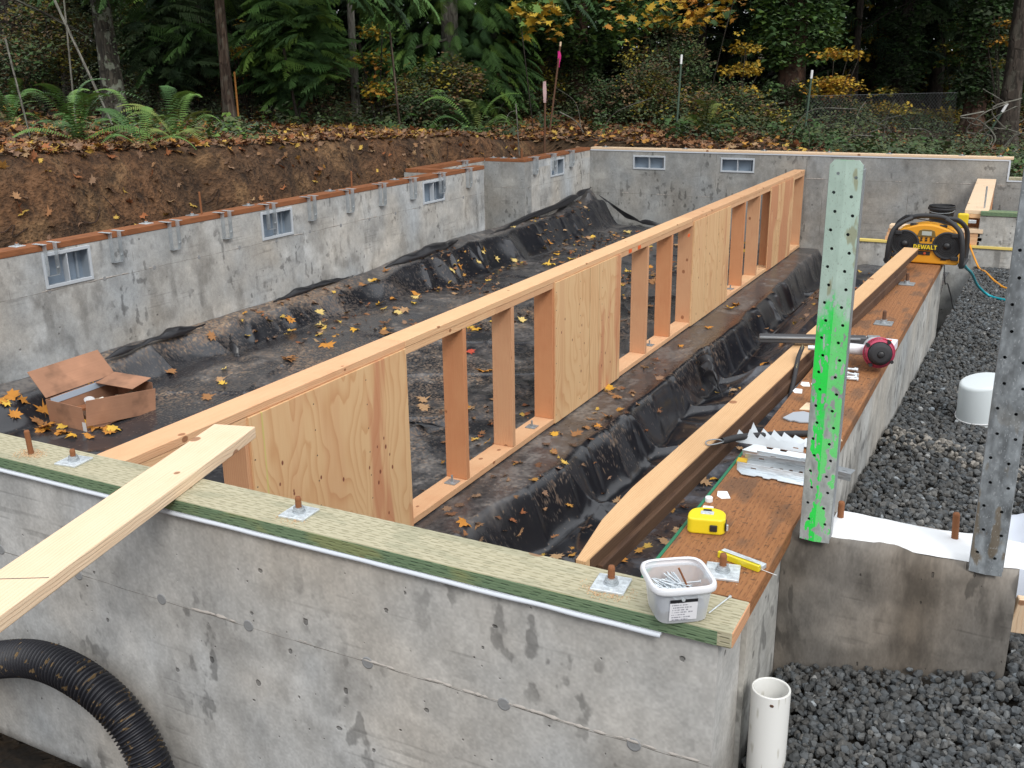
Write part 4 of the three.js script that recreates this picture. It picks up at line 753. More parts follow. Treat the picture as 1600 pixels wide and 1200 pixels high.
solo('square_tool', rbox(0, .028, 0, .010, -.03, 0, .002), std({ color: lin(.62, .38, .02), roughness: .5 }), 'small yellow square corner beside the bracket heap', 'small tool', [-.232, .044, -.875], [0, .1, 0]);
{ // black rubber strap with wire hook
  const t = thing('rubber_strap', 'black rubber strap with a wire loop hanging over the sill edge', 'strap');
  part(t, 'strap', tube([[-.305, .062, -.99], [-.27, .066, -1.03], [-.2, .058, -1.11], [-.15, .05, -1.17], [-.09, .047, -1.21]], .010, 30, 10), M.rubber);
  part(t, 'wire_loop', tube([[-.30, .062, -.995], [-.325, .066, -.985], [-.345, .066, -.955], [-.338, .062, -.94], [-.318, .062, -.955], [-.30, .062, -.985]], .002, 30, 6), M.galvDull);
}
{ // scraps
  const sh = (pts, d = .0015) => new THREE.ExtrudeGeometry(new THREE.Shape(pts.map(a => new THREE.Vector2(...a))), { depth: d, bevelEnabled: false }).rotateX(-Math.PI / 2);
  solo('shingle_scrap', sh([[-.055, -.01], [-.03, -.03], [-.02, -.024], [0, -.034], [.02, -.028], [.055, -.03], [.06, .05], [.0, .075], [-.03, .055]], .004), std({ color: lin(.36, .39, .43), roughness: .85 }), 'torn grey shingle scrap on the brown sill', 'scrap', [-.150, .040, -1.345], [0, .1, 0]);
  solo('wood_chip', sh([[-.04, -.03], [.045, -.035], [.05, .035], [-.01, .045]], .003), M.pale, 'pale yellow wood chip beside the white cup', 'scrap', [-.145, .0395, -1.48], [0, .3, 0]);
  for (const [x, z, l] of [[-.215, -1.73, 'torn white paper bit near the nail gun'], [-.222, -1.64, 'torn white paper bit near the white cup'], [-.205, -.655, 'torn white label scrap nearer the bracket heap'], [-.214, -.545, 'torn white label scrap behind the tape measure']]) solo('paper_scrap', sh([[-.02, -.012], [.018, -.016], [.024, .008], [0, .018], [-.018, .012]]), M.whiteFoam, l, 'paper scrap', [x, .039, z], [.05, x * 20, .04]);
  solo('bottle_cap', lathe([[0, .012], [.009, .012], [.010, .010], [.010, 0]], 16), M.whiteFoam, 'tiny white cap on the green edge of the brown sill', 'cap', [-.230, .038, -.605]);
  const cup = thing('paper_cup', 'small white cup standing behind the green post', 'cup', [-.122, .0385, -1.50]);
  part(cup, 'cup_wall', lathe([[.022, 0], [.030, .078], [.029, .078], [.021, .002], [0, .002]], 24), std({ color: lin(.82, .82, .83), roughness: .6, side: THREE.DoubleSide }));
  part(cup, 'rim', new THREE.TorusGeometry(.0305, .0022, 8, 28).rotateX(Math.PI / 2).translate(0, .078, 0), M.whiteFoam);
  solo('wood_splinter', cbox(.012, .004, .05, .001), M.pale, 'pale splinter lying right of the green post', 'scrap', [-.012, .041, -1.22], [0, .5, 0]);
}
{ // pneumatic nail gun on its side
  const t = thing('nail_gun', 'pneumatic nail gun with pink body and long grey magazine lying on the sill', 'nail gun', [-.028, .105, -2.06]);
  t.rotation.order = 'YXZ'; t.rotation.y = .28;
  const pink = std({ color: lin(.42, .05, .10), roughness: .4, metalness: .2 }), white = std({ color: lin(.66, .66, .68), roughness: .45, metalness: .2 }), grey = std({ color: lin(.085, .085, .09), roughness: .5, metalness: .3 });
  const ax = (g) => g.rotateX(Math.PI / 2 - .12); // body axis towards the camera
  part(t, 'cap', ax(lathe([[0, .112], [.026, .112], [.036, .106], [.042, .092], [.042, .085], [0, .085]], 32)), M.rubber);
  part(t, 'cap_vent', ax(lathe([[0, .118], [.010, .118], [.013, .112], [0, .112]], 20)), M.black);
  part(t, 'collar', ax(lathe([[.044, .088], [.050, .084], [.052, .070], [.050, .052], [.046, .050]], 32)), pink);
  part(t, 'cylinder_body', ax(lathe([[.043, .085], [.047, .06], [.046, -.02], [.040, -.07], [.026, -.10], [.02, -.13], [0, -.13]], 32)), white);
  for (let i = 0; i < 4; i++) { const a = i * 1.5708 + .6; part(t, 'bolt', ax(cyl(.007, .007, .03, 8).translate(Math.cos(a) * .052, .075, Math.sin(a) * .052)), M.black); }
  part(t, 'red_guard', ax(new THREE.TorusGeometry(.055, .003, 6, 30).rotateX(Math.PI / 2).translate(0, .062, 0)), pink);
  part(t, 'handle', tube([[-.03, .0, .01], [-.10, .012, .035], [-.17, .018, .05], [-.205, .02, .055]], .021, 24, 12), white);
  part(t, 'handle_ring', new THREE.TorusGeometry(.021, .003, 6, 20).rotateY(Math.PI / 2).translate(-.208, .02, .055), pink);
  part(t, 'air_fitting', cyl(.009, .010, .04, 10).rotateZ(Math.PI / 2).translate(-.232, .015, .058), M.galvBright);
  part(t, 'magazine', new RoundedBoxGeometry(.40, .030, .042, 2, .006).translate(-.225, 0, 0).rotateZ(.02).translate(0, .015, -.09), grey);
  part(t, 'magazine_rail', rbox(-.425, -.05, .0, .008, -.066, -.062, .002).rotateZ(.02).translate(0, .02, 0), M.galvDull);
  part(t, 'nose', rbox(-.02, .03, -.02, .025, -.13, -.075, .004), M.galvDull);
  const h = solo('air_hose', tube([[-.275, .118, -1.935], [-.272, .10, -1.86], [-.262, .06, -1.77], [-.256, -.01, -1.67], [-.256, -.12, -1.55], [-.29, -.5, -1.4], [-.42, -.9, -1.3], [-.55, sheetY(-.55, -1.1) + .03, -1.1], [-.8, sheetY(-.8, -1.0) + .02, -1.0], [-1.2, sheetY(-1.2, -.8) + .02, -.8]], .0085, 90, 8), M.rubber, 'black air hose running from the nail gun down inside the wall', 'hose');
  const sp = solo('hose_spring', tube([...Array(60).keys()].map(i => { const u = i / 59, p = V(-.275, .118, -1.935).lerp(V(-.264, .07, -1.79), u); return p.add(V(Math.cos(i * 1.6) * .003, Math.sin(i * 1.6) * .011, Math.cos(i * 1.6) * .011)); }), .0022, 240, 5), std({ color: lin(.22, .19, .11), roughness: .5, metalness: .5 }), 'coiled strain-relief spring on the air hose at the nail gun', 'spring');
}
{ // box of nails
  const t = thing('nail_box', 'flat white box with red and blue print lying behind the nail gun', 'box', [-.075, .0385, -2.335], -.02);
  const pr = dataTex(160, 64, (u, v) => { let c = [.88, .88, .90]; if (v > .25 && v < .85) { if (u < .30) c = [.86, .12, .14]; else if (u > .34 && u < .52) c = [.16, .52, .84]; else if (u > .56 && u < .9) c = hsh(Math.floor(u * 22), Math.floor(v * 6), 3) > .35 ? [.86, .14, .14] : [.92, .6, .3]; } return c; }, true, false);
  part(t, 'carton', cbox(.172, .034, .10, .002).translate(0, .017, 0), std({ color: lin(.72, .70, .76), roughness: .6 }));
  const g = new THREE.PlaneGeometry(.166, .094).rotateX(-Math.PI / 2).translate(0, .0346, 0); part(t, 'printed_top', g, std({ map: pr, roughness: .5 }));
  const r = rngOf(71);
  for (let i = 0; i < 10; i++) { const o = thing('connector_nail', 'short bright nail lying loose beside the nail gun', 'nail', [-.14 + R(0, .075, r), .045 + (i % 2) * .006, -1.83 - R(0, .13, r)], R(-.5, .5, r), 'short nails beside the nail gun'); part(o, 'shank', cyl(.0046, .0046, .05, 8).rotateZ(Math.PI / 2), M.galvBright); part(o, 'head', cyl(.0075, .0075, .006, 10).rotateZ(Math.PI / 2).translate(.026, 0, 0), M.galvBright); }
}
// ───────── radio ─────────
{
  const t = thing('jobsite_radio', 'yellow jobsite radio with black roll cage standing on the brown sill', 'radio', [-.088, .0385, -4.40], -.03);
  const yel = std({ color: lin(.72, .32, .02), roughness: .45 }), blk = std({ color: lin(.022, .023, .026), roughness: .55 });
  const sh = new THREE.Shape(); sh.moveTo(-.165, .012); sh.lineTo(.165, .012); sh.quadraticCurveTo(.175, .015, .172, .03); sh.lineTo(.150, .165); sh.quadraticCurveTo(.146, .185, .12, .192); sh.lineTo(.05, .212); sh.quadraticCurveTo(0, .222, -.05, .212); sh.lineTo(-.12, .192); sh.quadraticCurveTo(-.146, .185, -.150, .165); sh.lineTo(-.172, .03); sh.quadraticCurveTo(-.175, .015, -.165, .012);
  part(t, 'body', new THREE.ExtrudeGeometry(sh, { depth: .13, bevelEnabled: true, bevelSize: .008, bevelThickness: .01, bevelSegments: 3, curveSegments: 10 }).translate(0, 0, -.05), yel);
  for (const s of [-1, 1]) {
    const sp = part(t, 'speaker', lathe([[.0, .006], [.025, .010], [.058, .002], [.066, .010], [.074, .012], [.078, .006], [.078, 0]], 40).rotateX(Math.PI / 2), blk, [s * .112, .112, .089]);
    part(sp, 'speaker_grille', merge([...Array(6).keys()].map(i => new THREE.TorusGeometry(.014 + i * .0095, .0012, 5, 36))), M.black, [0, 0, .0115]);
    part(sp, 'cone_dome', new THREE.SphereGeometry(.022, 20, 8, 0, 6.3, 0, 1.3).rotateX(Math.PI / 2).translate(0, 0, .002), M.black);
  }
  const pan = new THREE.Shape([[-.048, .165], [.048, .165], [.038, .197], [.02, .203], [-.02, .203], [-.038, .197]].map(a => new THREE.Vector2(...a)));
  const pn = part(t, 'control_panel', new THREE.ExtrudeGeometry(pan, { depth: .004, bevelEnabled: true, bevelSize: .002, bevelThickness: .002, bevelSegments: 1 }).translate(0, -.008, .089), std({ color: lin(.16, .11, .03), roughness: .6 }));
  part(pn, 'display', rbox(-.026, .026, .164, .187, .094, .097, .001), std({ color: lin(.42, .46, .43), roughness: .3 }));
  for (let i = 0; i < 6; i++) part(t, 'button', cbox(.012, .009, .006, .002), M.black, [-.026 + (i % 3) * .026, .148 - Math.floor(i / 3) * .012, .093]);
  const plate = part(t, 'name_plate', rbox(-.063, .063, .082, .118, .088, .105, .003), blk);
  const font = await new FontLoader().loadAsync('fonts/droid/droid_sans_bold.typeface.json');
  const tg = new TextGeometry('DEWALT', { font, size: .0235, depth: .002, curveSegments: 3, bevelEnabled: false }); tg.computeBoundingBox(); const bb = tg.boundingBox; tg.translate(-(bb.max.x + bb.min.x) / 2, .0885, .1045);
  part(plate, 'lettering', tg, std({ color: lin(.85, .62, .02), roughness: .5 }));
  part(t, 'inputs', rbox(-.04, .028, .052, .074, .088, .093, .002), blk);
  part(t, 'dial', cyl(.007, .007, .008, 12).rotateX(Math.PI / 2).translate(.0, .063, .095), std({ color: lin(.5, .08, .03), roughness: .5 }));
  part(t, 'screw_slot', rbox(.085, .115, .028, .036, .088, .092, .001), M.black);
  for (const s of [-1, 1]) {
    const x = s * .188;
    part(t, 'cage_bar', tube([[x * 1.06, -.005, .10], [x * 1.05, .05, .112], [x * 1.02, .13, .112], [x * .93, .19, .10], [x * .70, .232, .08], [x * .48, .252, .055]], .0135, 40, 10), blk);
    part(t, 'cage_bar', tube([[x * 1.06, -.005, -.08], [x * 1.06, .10, -.09], [x * .99, .19, -.08], [x * .75, .238, -.05], [x * .48, .252, .0]], .0135, 40, 10), blk);
    part(t, 'cage_foot', rbox(-.018, .018, -.0, .024, -.095, .115, .008), blk, [x * 1.06, 0, 0]);
    part(t, 'cage_clamp', rbox(-.02, .02, -.012, .012, -.012, .012, .005), blk, [s * .158, .045, .098]);
    part(t, 'cage_clamp', rbox(-.02, .02, -.012, .012, -.012, .012, .005), blk, [s * .15, .172, .095]);
    part(t, 'latch_knob', rbox(-.02, .02, 0, .014, -.015, .015, .004), M.black, [s * .078, .208, .05]);
  }
  part(t, 'handle', tube([[-.105, .250, .03], [-.06, .262, .03], [0, .266, .03], [.06, .262, .03], [.105, .250, .03]], .014, 30, 10), blk);
  part(t, 'antenna', cyl(.003, .003, .22, 8).rotateZ(1.43).translate(.0, .228, -.03), M.black);
  solo('power_cord', tube([[.02, .045, -4.29], [.035, -.04, -4.25], [.035, -.10, -4.5], [.03, -.25, -4.95], [.04, gravelY(.04, -5.8) + .01, -5.8], [.102, gravelY(.1, -5.7) + .012, -5.7], [.208, gravelY(.2, -5.24) + .012, -5.24], [.326, gravelY(.32, -5.1) + .012, -5.1], [.8, gravelY(.8, -5) + .012, -5.0]], .0035, 60, 6), M.rubber, 'thin black cord hanging from the radio onto the gravel', 'cord');
  solo('teal_hose', tube([[.09, .06, -4.40], [.104, .03, -4.47], [.10, -.09, -5.0], [.10, -.27, -5.8], [.14, -.53, -6.6], [.20, gravelY(.2, -6.72) + .014, -6.72], [.346, gravelY(.346, -6.5) + .014, -6.5], [.8, gravelY(.8, -6.2) + .014, -6.2]], .010, 60, 8), std({ color: lin(.01, .33, .40), roughness: .4 }), 'teal air hose curving over the gravel beside the radio', 'hose');
  solo('orange_cord', tube([[-.09, -.53, -8.80], [-.05, -.60, -8.74], [.02, gravelY(.02, -8.6) + .02, -8.65], [.108, gravelY(.108, -8.18) + .014, -8.18], [.236, gravelY(.236, -7.57) + .014, -7.57], [.33, gravelY(.33, -7.28) + .014, -7.28], [.8, gravelY(.8, -6.9) + .014, -6.9]], .009, 60, 8), std({ color: lin(.72, .30, .02), roughness: .45 }), 'orange cord running over the gravel behind the radio', 'cord');
}
{ // bucket and boards on the low cross wall
  for (let i = 0; i < 4; i++) { const o = thing('stacked_board', ['lowest', 'second', 'third', 'top'][i] + (i === 3 ? ' pinkish' : '') + ' board of the pile on the cross wall behind the radio', 'board', [0, 0, 0], 0, 'boards piled on the cross wall'); board(o, 'plank', -.86 + i * .01, -.0 + (i % 2) * .02, -.547 + i * .0385, -.509 + i * .0385, -8.93, -8.80 + (i === 3 ? .01 : 0), 'x', i === 3 ? M.pale : M.fir[i % 3]); }
  const b = thing('black_bucket', 'black plastic bucket behind the radio', 'bucket', [-.37, -.39, -8.86]);
  part(b, 'bucket_wall', lathe([[.10, 0], [.118, .19], [.122, .19], [.122, .2], [.118, .205], [.112, .2], [.094, .004], [0, .004]], 32), M.black);
  part(b, 'rim_band', lathe([[.120, .165], [.128, .165], [.128, .183], [.119, .185]], 32), M.rubber);
  part(b, 'bail_handle', tube([[-.126, .175, 0], [-.10, .15, .09], [0, .14, .13], [.10, .15, .09], [.126, .175, 0]], .003, 24, 6), M.galvDull);
  const y = thing('yellow_tool', 'small yellow tool on the cross wall beside the black bucket', 'tool', [-.17, -.39, -8.83]); part(y, 'case', new RoundedBoxGeometry(.10, .14, .05, 3, .018).translate(0, .07, 0), std({ color: lin(.75, .55, .02), roughness: .5 })); part(y, 'blade', rbox(.05, .12, .05, .08, -.02, .02, .003), M.galvBright);
  const wb = thing('white_bucket', 'upturned white plastic bucket on the gravel', 'bucket', [.365, gravelY(.37, -2.9) + .0, -2.88], .2); wb.rotation.z = .2; wb.rotation.x = .1; wb.scale.setScalar(1.18);
  part(wb, 'bucket_wall', lathe([[0, .165], [.070, .165], [.079, .161], [.083, .152], [.107, .02], [.112, .016], [.112, 0], [.106, 0]], 40), phys({ color: lin(.72, .78, .80), roughness: .4, transmission: .12, thickness: 0 }));
  part(wb, 'rim_band', lathe([[.1072, .03], [.1090, .031], [.1090, .034], [.1065, .035]], 40), M.whiteFoam);
}
// ───────── leaves ─────────
function mapleLeaf(curl, seed, n = 1) { // lobed leaf, unit span, lying in xz, stem towards -z
  const r = rngOf(seed), ang = [-90, -62, -38, -20, 0, 22, 40, 58, 76, 90, 104, 122, 140, 158, 180, 200, 218, 242, 270], rad = [.10, .34, .22, .46, .26, .52, .33, .42, .30, .58, .30, .42, .33, .52, .26, .46, .22, .34, .10];
  const P = [0, 0, 0], I = [], w = (x, z) => curl * (x * x + z * z) + .07 * Math.sin(x * 7 + seed) + .05 * Math.sin(z * 8 + seed * 2);
  ang.forEach((a, i) => { const q = a * Math.PI / 180, k = rad[i] * (.9 + r() * .2), x = Math.cos(q) * k, z = Math.sin(q) * k; P.push(x, w(x, z), z); });
  for (let i = 1; i < ang.length; i++) I.push(0, i + 1, i);
  P.push(-.01, .0, -.1, .01, 0, -.1, 0, .04, -.5); const b = ang.length + 1; I.push(b, b + 1, b + 2);
  return triGeo(P, null, I);
}
const simpleLeaf = (L, w, bend) => triGeo([0, 0, 0, -w, bend, L * .45, w, bend, L * .45, 0, -bend * .5, L], null, [0, 1, 2, 1, 3, 2]);
function clump(n, rad, leaf, seed, droop = .3) { // a tuft of leaves facing outwards and up
  const r = rngOf(seed), L = [], o = new THREE.Object3D();
  for (let i = 0; i < n; i++) { const a = r() * 6.28, e = Math.acos(2 * r() - 1), d = rad * Math.cbrt(r()); o.position.set(Math.sin(e) * Math.cos(a) * d, Math.cos(e) * d * .8, Math.sin(e) * Math.sin(a) * d); o.rotation.set(droop * (r() * 2 - .5), r() * 6.28, (r() - .5) * 1.2, 'YXZ'); o.scale.setScalar(.7 + r() * .6); o.updateMatrix(); L.push((Array.isArray(leaf) ? leaf[i % leaf.length] : leaf).clone().applyMatrix4(o.matrix)); }
  return mergeGeometries(L.map(g => { const q = g.index ? g.toNonIndexed() : g; q.deleteAttribute('uv'); return q; }));
}
function firSpray(seed, drop = .25) { // flat drooping conifer branchlet, length 1 along +z
  const r = rngOf(seed), P = [], I = []; let k = 0;
  const tri = (a, b, c) => { P.push(...a, ...b, ...c); I.push(k, k + 1, k + 2); k += 3; };
  const ax = (t) => [.05 * Math.sin(t * 4 + seed), -drop * t * t, t];
  for (let i = 0; i < 15; i++) { const t = i / 15 + .03, p = ax(t), len = .40 * Math.sin(Math.PI * (.18 + .80 * t)) * (.7 + r() * .5); for (const s of [-1, 1]) { const e = [p[0] + s * len * .8, p[1] - len * (.25 + r() * .25), p[2] + len * (.45 + r() * .2)]; const w = .018; for (let j = 0; j < 4; j++) { const u = j / 4, v = (j + 1.35) / 4, A = [lerp(p[0], e[0], u), lerp(p[1], e[1], u * u), lerp(p[2], e[2], u)], B = [lerp(p[0], e[0], v), lerp(p[1], e[1], v * v) - .01, lerp(p[2], e[2], v)]; tri([A[0] - w * .4, A[1], A[2] + w], [A[0] + w * .4, A[1], A[2] - w], B); tri(A, [A[0] + s * .01, A[1] - .012, A[2] + .06], [B[0], B[1] - .01, B[2] - .02]); } } }
  const g = triGeo(P, null, I); return g;
}
const LM = (c) => phys({ color: c ?? 0xffffff, roughness: .72, transmission: .22, thickness: 0, side: THREE.DoubleSide });
const leafMat = LM(), needleMat = std({ color: 0xffffff, roughness: .8, side: THREE.DoubleSide }), dryMat = std({ color: 0xffffff, roughness: .85, side: THREE.DoubleSide });
const ML = [mapleLeaf(.35, 1), mapleLeaf(-.4, 2), mapleLeaf(.8, 3), mapleLeaf(.1, 4)];
const ivyL = simpleLeaf(.10, .042, .012), smallL = simpleLeaf(.065, .019, .006);
const G = {
  ivy: [clump(16, .22, ivyL, 5), clump(16, .22, ivyL, 6)], bush: [clump(26, .26, smallL, 7), clump(26, .26, smallL, 8)],
  maple: [clump(5, .20, ML.map(g => g.clone().scale(.15, .15, .15)), 9), clump(4, .18, ML.map(g => g.clone().scale(.17, .17, .17)), 10)],
  vine: [clump(6, .16, ML.map(g => g.clone().scale(.085, .085, .085)), 12, .1), clump(6, .16, ML.map(g => g.clone().scale(.09, .09, .09)), 13, .1)],
  fir: [firSpray(3), firSpray(4, .45)],
};
const CG = { ivy: [[.034, .088, .020], [.066, .145, .034]], dark: [[.034, .060, .024], [.062, .100, .036]], fir: [[.030, .080, .024], [.068, .15, .036]], firDark: [[.026, .056, .026], [.052, .095, .036]], bush: [[.045, .078, .022], [.09, .12, .036]], lime: [[.06, .15, .03], [.13, .24, .04]], yellow: [[.46, .28, .02], [.60, .40, .03]], dead: [[.10, .055, .025], [.20, .12, .05]], orange: [[.50, .20, .02], [.62, .34, .03]], olive: [[.13, .13, .015], [.30, .25, .02]] };
const pick = (k, r) => { const [a, b] = CG[k], t = r() * 1.5; return lin(lerp(a[0], b[0], t), lerp(a[1], b[1], t), lerp(a[2], b[2], t)); };
// world x,z seen in photograph column u at depth d (metres along the lens axis)
const spot = (u, d) => { const q = V((u - 800) / 1560.4, 490 / 1560.4, -1).applyEuler(camera.rotation).multiplyScalar(d).add(camera.position); return [q.x, q.z]; };
const heightAt = (u, v, d) => V((u - 800) / 1560.4, (600 - v) / 1560.4, -1).applyEuler(camera.rotation).multiplyScalar(d).add(camera.position);
function foliage(parent, name, kind, cols, n, fn, seed, scale = [.8, 1.3], mat) {
  const r = rngOf(seed), A = [[], []];
  for (let i = 0; i < n; i++) { const p = fn(r); if (!p) continue; const ck = cols[Math.floor(r() * cols.length)]; const o = { p, s: R(scale[0], scale[1], r), c: pick(ck, r) }; if (kind === 'fir' && p.dir !== undefined) o.q = new THREE.Quaternion().setFromEuler(new THREE.Euler(.15 + r() * .5, p.dir, (r() - .5) * .6, 'YXZ')); else o.e = kind === 'fir' ? [R(-.1, .6, r), r() * 6.28, R(-.4, .4, r)] : [R(-.5, .5, r), r() * 6.28, R(-.5, .5, r)]; A[i % 2].push(o); }
  A.forEach((l, i) => { if (l.length) { const m = instanced(name, G[kind][i], mat ?? (kind === 'fir' ? needleMat : leafMat), l, parent); m.userData.kind = 'stuff'; } });
}
const blob = (c, rx, ry, rz, hollow = .5) => (r) => { const a = r() * 6.28, e = Math.acos(2 * r() - 1), d = Math.pow(hollow + (1 - hollow) * r(), .5) * (.75 + .35 * vn(a * 2, e * 3, Math.floor(c.x * 7 + 50))); return V(c.x + Math.sin(e) * Math.cos(a) * rx * d, c.y + Math.cos(e) * ry * d, c.z + Math.sin(e) * Math.sin(a) * rz * d); };

// ───────── trunks ─────────
function bark(seed, a, b, lich) { const m = maps(256, 512, (u, v) => { const f = fbm(u * 8, v * 4, 4, seed, 8, 4), g = 1 - Math.abs(vn(u * 14 + f * 2, v * 5, seed + 3, 14, 5)) * 1.6, l = ss(.12, .3, fbm(u * 6, v * 9, 4, seed + 7, 6, 9)) * lich; const t = clamp(.5 + f * .7 - ss(.4, .9, g) * .35); const c = mix3(mix3(b, a, t), [.55, .58, .52], l); return [...c, .5 + f * .5 - ss(.4, .9, g) * .5]; }); return std({ ...m, roughness: .95, bumpScale: .02 }); }
const BK = { brown: bark(3, [.52, .45, .39], [.24, .19, .16], .3), dark: bark(5, [.34, .30, .27], [.16, .14, .12], .2), alder: bark(7, [.66, .65, .61], [.36, .35, .32], .5), lichen: bark(9, [.36, .34, .30], [.15, .14, .12], .7), red: bark(11, [.42, .31, .25], [.2, .14, .11], .3) };
function trunkGeo(p0, top, r0, r1, seed, wob = .05) {
  const n = 26, q = 14; return gridGeo(q, n, (u, v) => { const a = u * 6.2832, y = v, fl = 1 + .55 * Math.exp(-v * (top.y - p0.y) * 2.2) * (1 + .4 * Math.sin(a * 3 + seed)), r = lerp(r0, r1, v) * fl * (1 + .07 * vn(Math.cos(a) * 2 + seed, v * 9 + Math.sin(a) * 2, 3)); const w = wob * vn(v * 3, seed, 4) * (v > .02 ? 1 : v * 50); return [lerp(p0.x, top.x, v) + Math.cos(a) * r + w, lerp(p0.y, top.y, y), lerp(p0.z, top.z, v) - Math.sin(a) * r + w * .6, u * 2, v * (top.y - p0.y) / .8]; });
}
function limb(a, b, r, sag = .1, seed = 1) { const m = a.clone().lerp(b, .5); m.y += sag; m.x += .06 * vn(seed, 1, 2); return new THREE.TubeGeometry(new THREE.QuadraticBezierCurve3(a, m, b), 8, r, 5); }
// a standing tree: trunk, a few limbs, crown above the frame
function tree(name, label, u, d, dia, o = {}) {
  const [x, z] = spot(u, d), y = groundY(x, z) - .12, r = rngOf(Math.floor(u * 13 + d * 7)), H = o.H ?? R(9, 13, r);
  const t = thing(name, label, 'tree', [0, 0, 0], 0, o.group ?? 'trees of the wood');
  const top = V(x + (o.lean ?? R(-.3, .3, r)) * H * .1, y + H, z + R(-.3, .3, r)), p0 = V(x, y, z);
  part(t, 'trunk', trunkGeo(p0, top, dia / 2, dia / 2 * .35, u, o.wob ?? .06), o.bark ?? BK.dark);
  const br = []; for (let i = 0; i < (o.limbs ?? 9); i++) { const h = lerp(o.limb0 ?? 1.6, H * .9, (i + .5) / (o.limbs ?? 9)), a = r() * 6.28, l = R(.8, 1.9, r) * (o.spread ?? 1), c = p0.clone().lerp(top, h / H); br.push(limb(c, V(c.x + Math.cos(a) * l, c.y + (o.fir ? -.25 : .5) * l, c.z + Math.sin(a) * l), dia * .07, .1, i)); }
  if (br.length) part(t, 'branches', merge(br), o.bark ?? BK.dark);
  const cr = o.crown ?? (o.fir ? 'fir' : 'bush');
  const c = V(lerp(p0.x, top.x, .7), y + H * .66, lerp(p0.z, top.z, .7));
  if (o.fir) foliage(t, 'crown', 'fir', o.cols ?? ['fir', 'firDark'], o.n ?? 700, (q) => { const h = lerp(o.crown0 ?? 3.0, H, q()), R0 = (1.9 * (1 - h / H) + .35) * (o.spread ?? 1), a = q() * 6.28, d2 = R0 * Math.sqrt(q()), b = p0.clone().lerp(top, h / H); const v = V(b.x + Math.cos(a) * d2, y + h - d2 * .25, b.z + Math.sin(a) * d2); v.dir = -a + Math.PI / 2; return v; }, u + 7, [.28, .6]);
  else foliage(t, 'crown', cr, o.cols ?? ['dark', 'bush'], o.n ?? 240, blob(c, 2.4 * (o.spread ?? 1), H * .34, 2.4 * (o.spread ?? 1), .3), u + 7, o.big ?? [2.2, 3.6]);
  return { t, p0, top, H, x, y, z };
}
const along = (T, h) => T.p0.clone().lerp(T.top, h / T.H);
// ivy or leaves wound round a trunk between two heights
function sleeve(T, name, kind, cols, n, h0, h1, rad, seed, sc, mat) { foliage(T.t, name, kind, cols, n, (r) => { const h = lerp(h0, h1, r()), a = r() * 6.28, d = rad(h) * (.55 + .5 * Math.sqrt(r())), b = along(T, h); const v = V(b.x + Math.cos(a) * d, b.y, b.z + Math.sin(a) * d); if (kind === 'fir') v.dir = -a + Math.PI / 2; return v; }, seed, sc, mat); }

// named trees, front row
let T;
T = tree('fir_tree', 'slim fir with flaking brown trunk beside the thin orange stake', 352, 12.6, .135, { bark: BK.brown, fir: true, limbs: 10, limb0: 2.0, crown0: 2.2, n: 1300, spread: 1.3, H: 11 });
sleeve(T, 'low_boughs', 'fir', ['fir', 'lime'], 170, 1.75, 2.5, h => 1.6, 91, [.28, .5]);
T = tree('lichen_tree', 'stout grey trunk crusted with lichen behind the big ferns', 172, 11.9, .23, { bark: BK.lichen, wob: .12, limbs: 12, limb0: .7, H: 9 });
sleeve(T, 'moss_leaves', 'bush', ['bush', 'dark'], 60, .3, 2.4, h => .34, 92, [.5, .8]);
T = tree('alder_tree', 'thin pale grey alder trunk between the hemlock and the cedar', 556, 15.2, .125, { bark: BK.alder, lean: -.28, wob: .05, limbs: 7, limb0: 2.2, H: 10 });
T = tree('cedar_tree', 'thick cedar hidden in feathery green boughs behind the small fern', 706, 17, .32, { bark: BK.alder, fir: true, limbs: 12, limb0: 1, crown0: 2.4, n: 1300, H: 13, spread: 1.4 });
sleeve(T, 'low_boughs', 'fir', ['lime', 'fir', 'fir'], 620, .4, 2.7, h => 1.25, 93, [.25, .45]);
T = tree('ivy_maple', 'brown trunk under a cape of ivy and yellow maple leaves by the pink ribbon', 906, 17.4, .33, { bark: BK.red, limbs: 9, limb0: 1.7, H: 10 });
sleeve(T, 'ivy', 'ivy', ['ivy', 'ivy', 'lime'], 620, 1.15, 3.6, h => .25 + ss(1.0, 1.8, h) * .95, 94, [.7, 1.15]);
sleeve(T, 'ivy_foot', 'ivy', ['ivy', 'bush'], 160, .1, 1.3, h => .34, 95, [.5, .8]);
sleeve(T, 'autumn_leaves', 'maple', ['yellow', 'yellow', 'orange', 'lime'], 75, 1.45, 2.8, h => 1.5, 96, [.9, 1.4]);
T = tree('ivy_tree', 'broad scarred trunk below a column of bright ivy behind the fence post', 1236, 18, .46, { bark: BK.red, limbs: 8, limb0: 2, H: 11 });
sleeve(T, 'ivy', 'ivy', ['ivy', 'lime', 'ivy'], 760, 1.0, 3.8, h => .40 + ss(.9, 1.5, h) * .35, 97, [.7, 1.2]);
sleeve(T, 'ivy_foot', 'ivy', ['ivy', 'dark'], 140, .0, .7, h => .5, 98, [.5, .8]);
T = tree('ivy_tree', 'ivy-wrapped trunk with a pale bare foot near the leaning fence post', 1530, 18.4, .36, { bark: BK.red, limbs: 7, limb0: 2.4, H: 12 });
sleeve(T, 'ivy', 'ivy', ['ivy', 'dark'], 560, .75, 3.6, h => .30 + .1 * Math.sin(h * 3), 99, [.7, 1.1]);
T = tree('bare_tree', 'dark bare trunk beside the right-hand ivy trunk', 1588, 16.6, .32, { bark: BK.dark, limbs: 6, limb0: 2.4, H: 11 });
tree('conifer_tree', 'straight dark trunk among yellow leaves left of the ivy column pair', 1462, 23, .30, { fir: true, limbs: 14, limb0: .9, crown0: 3.4, H: 14 });
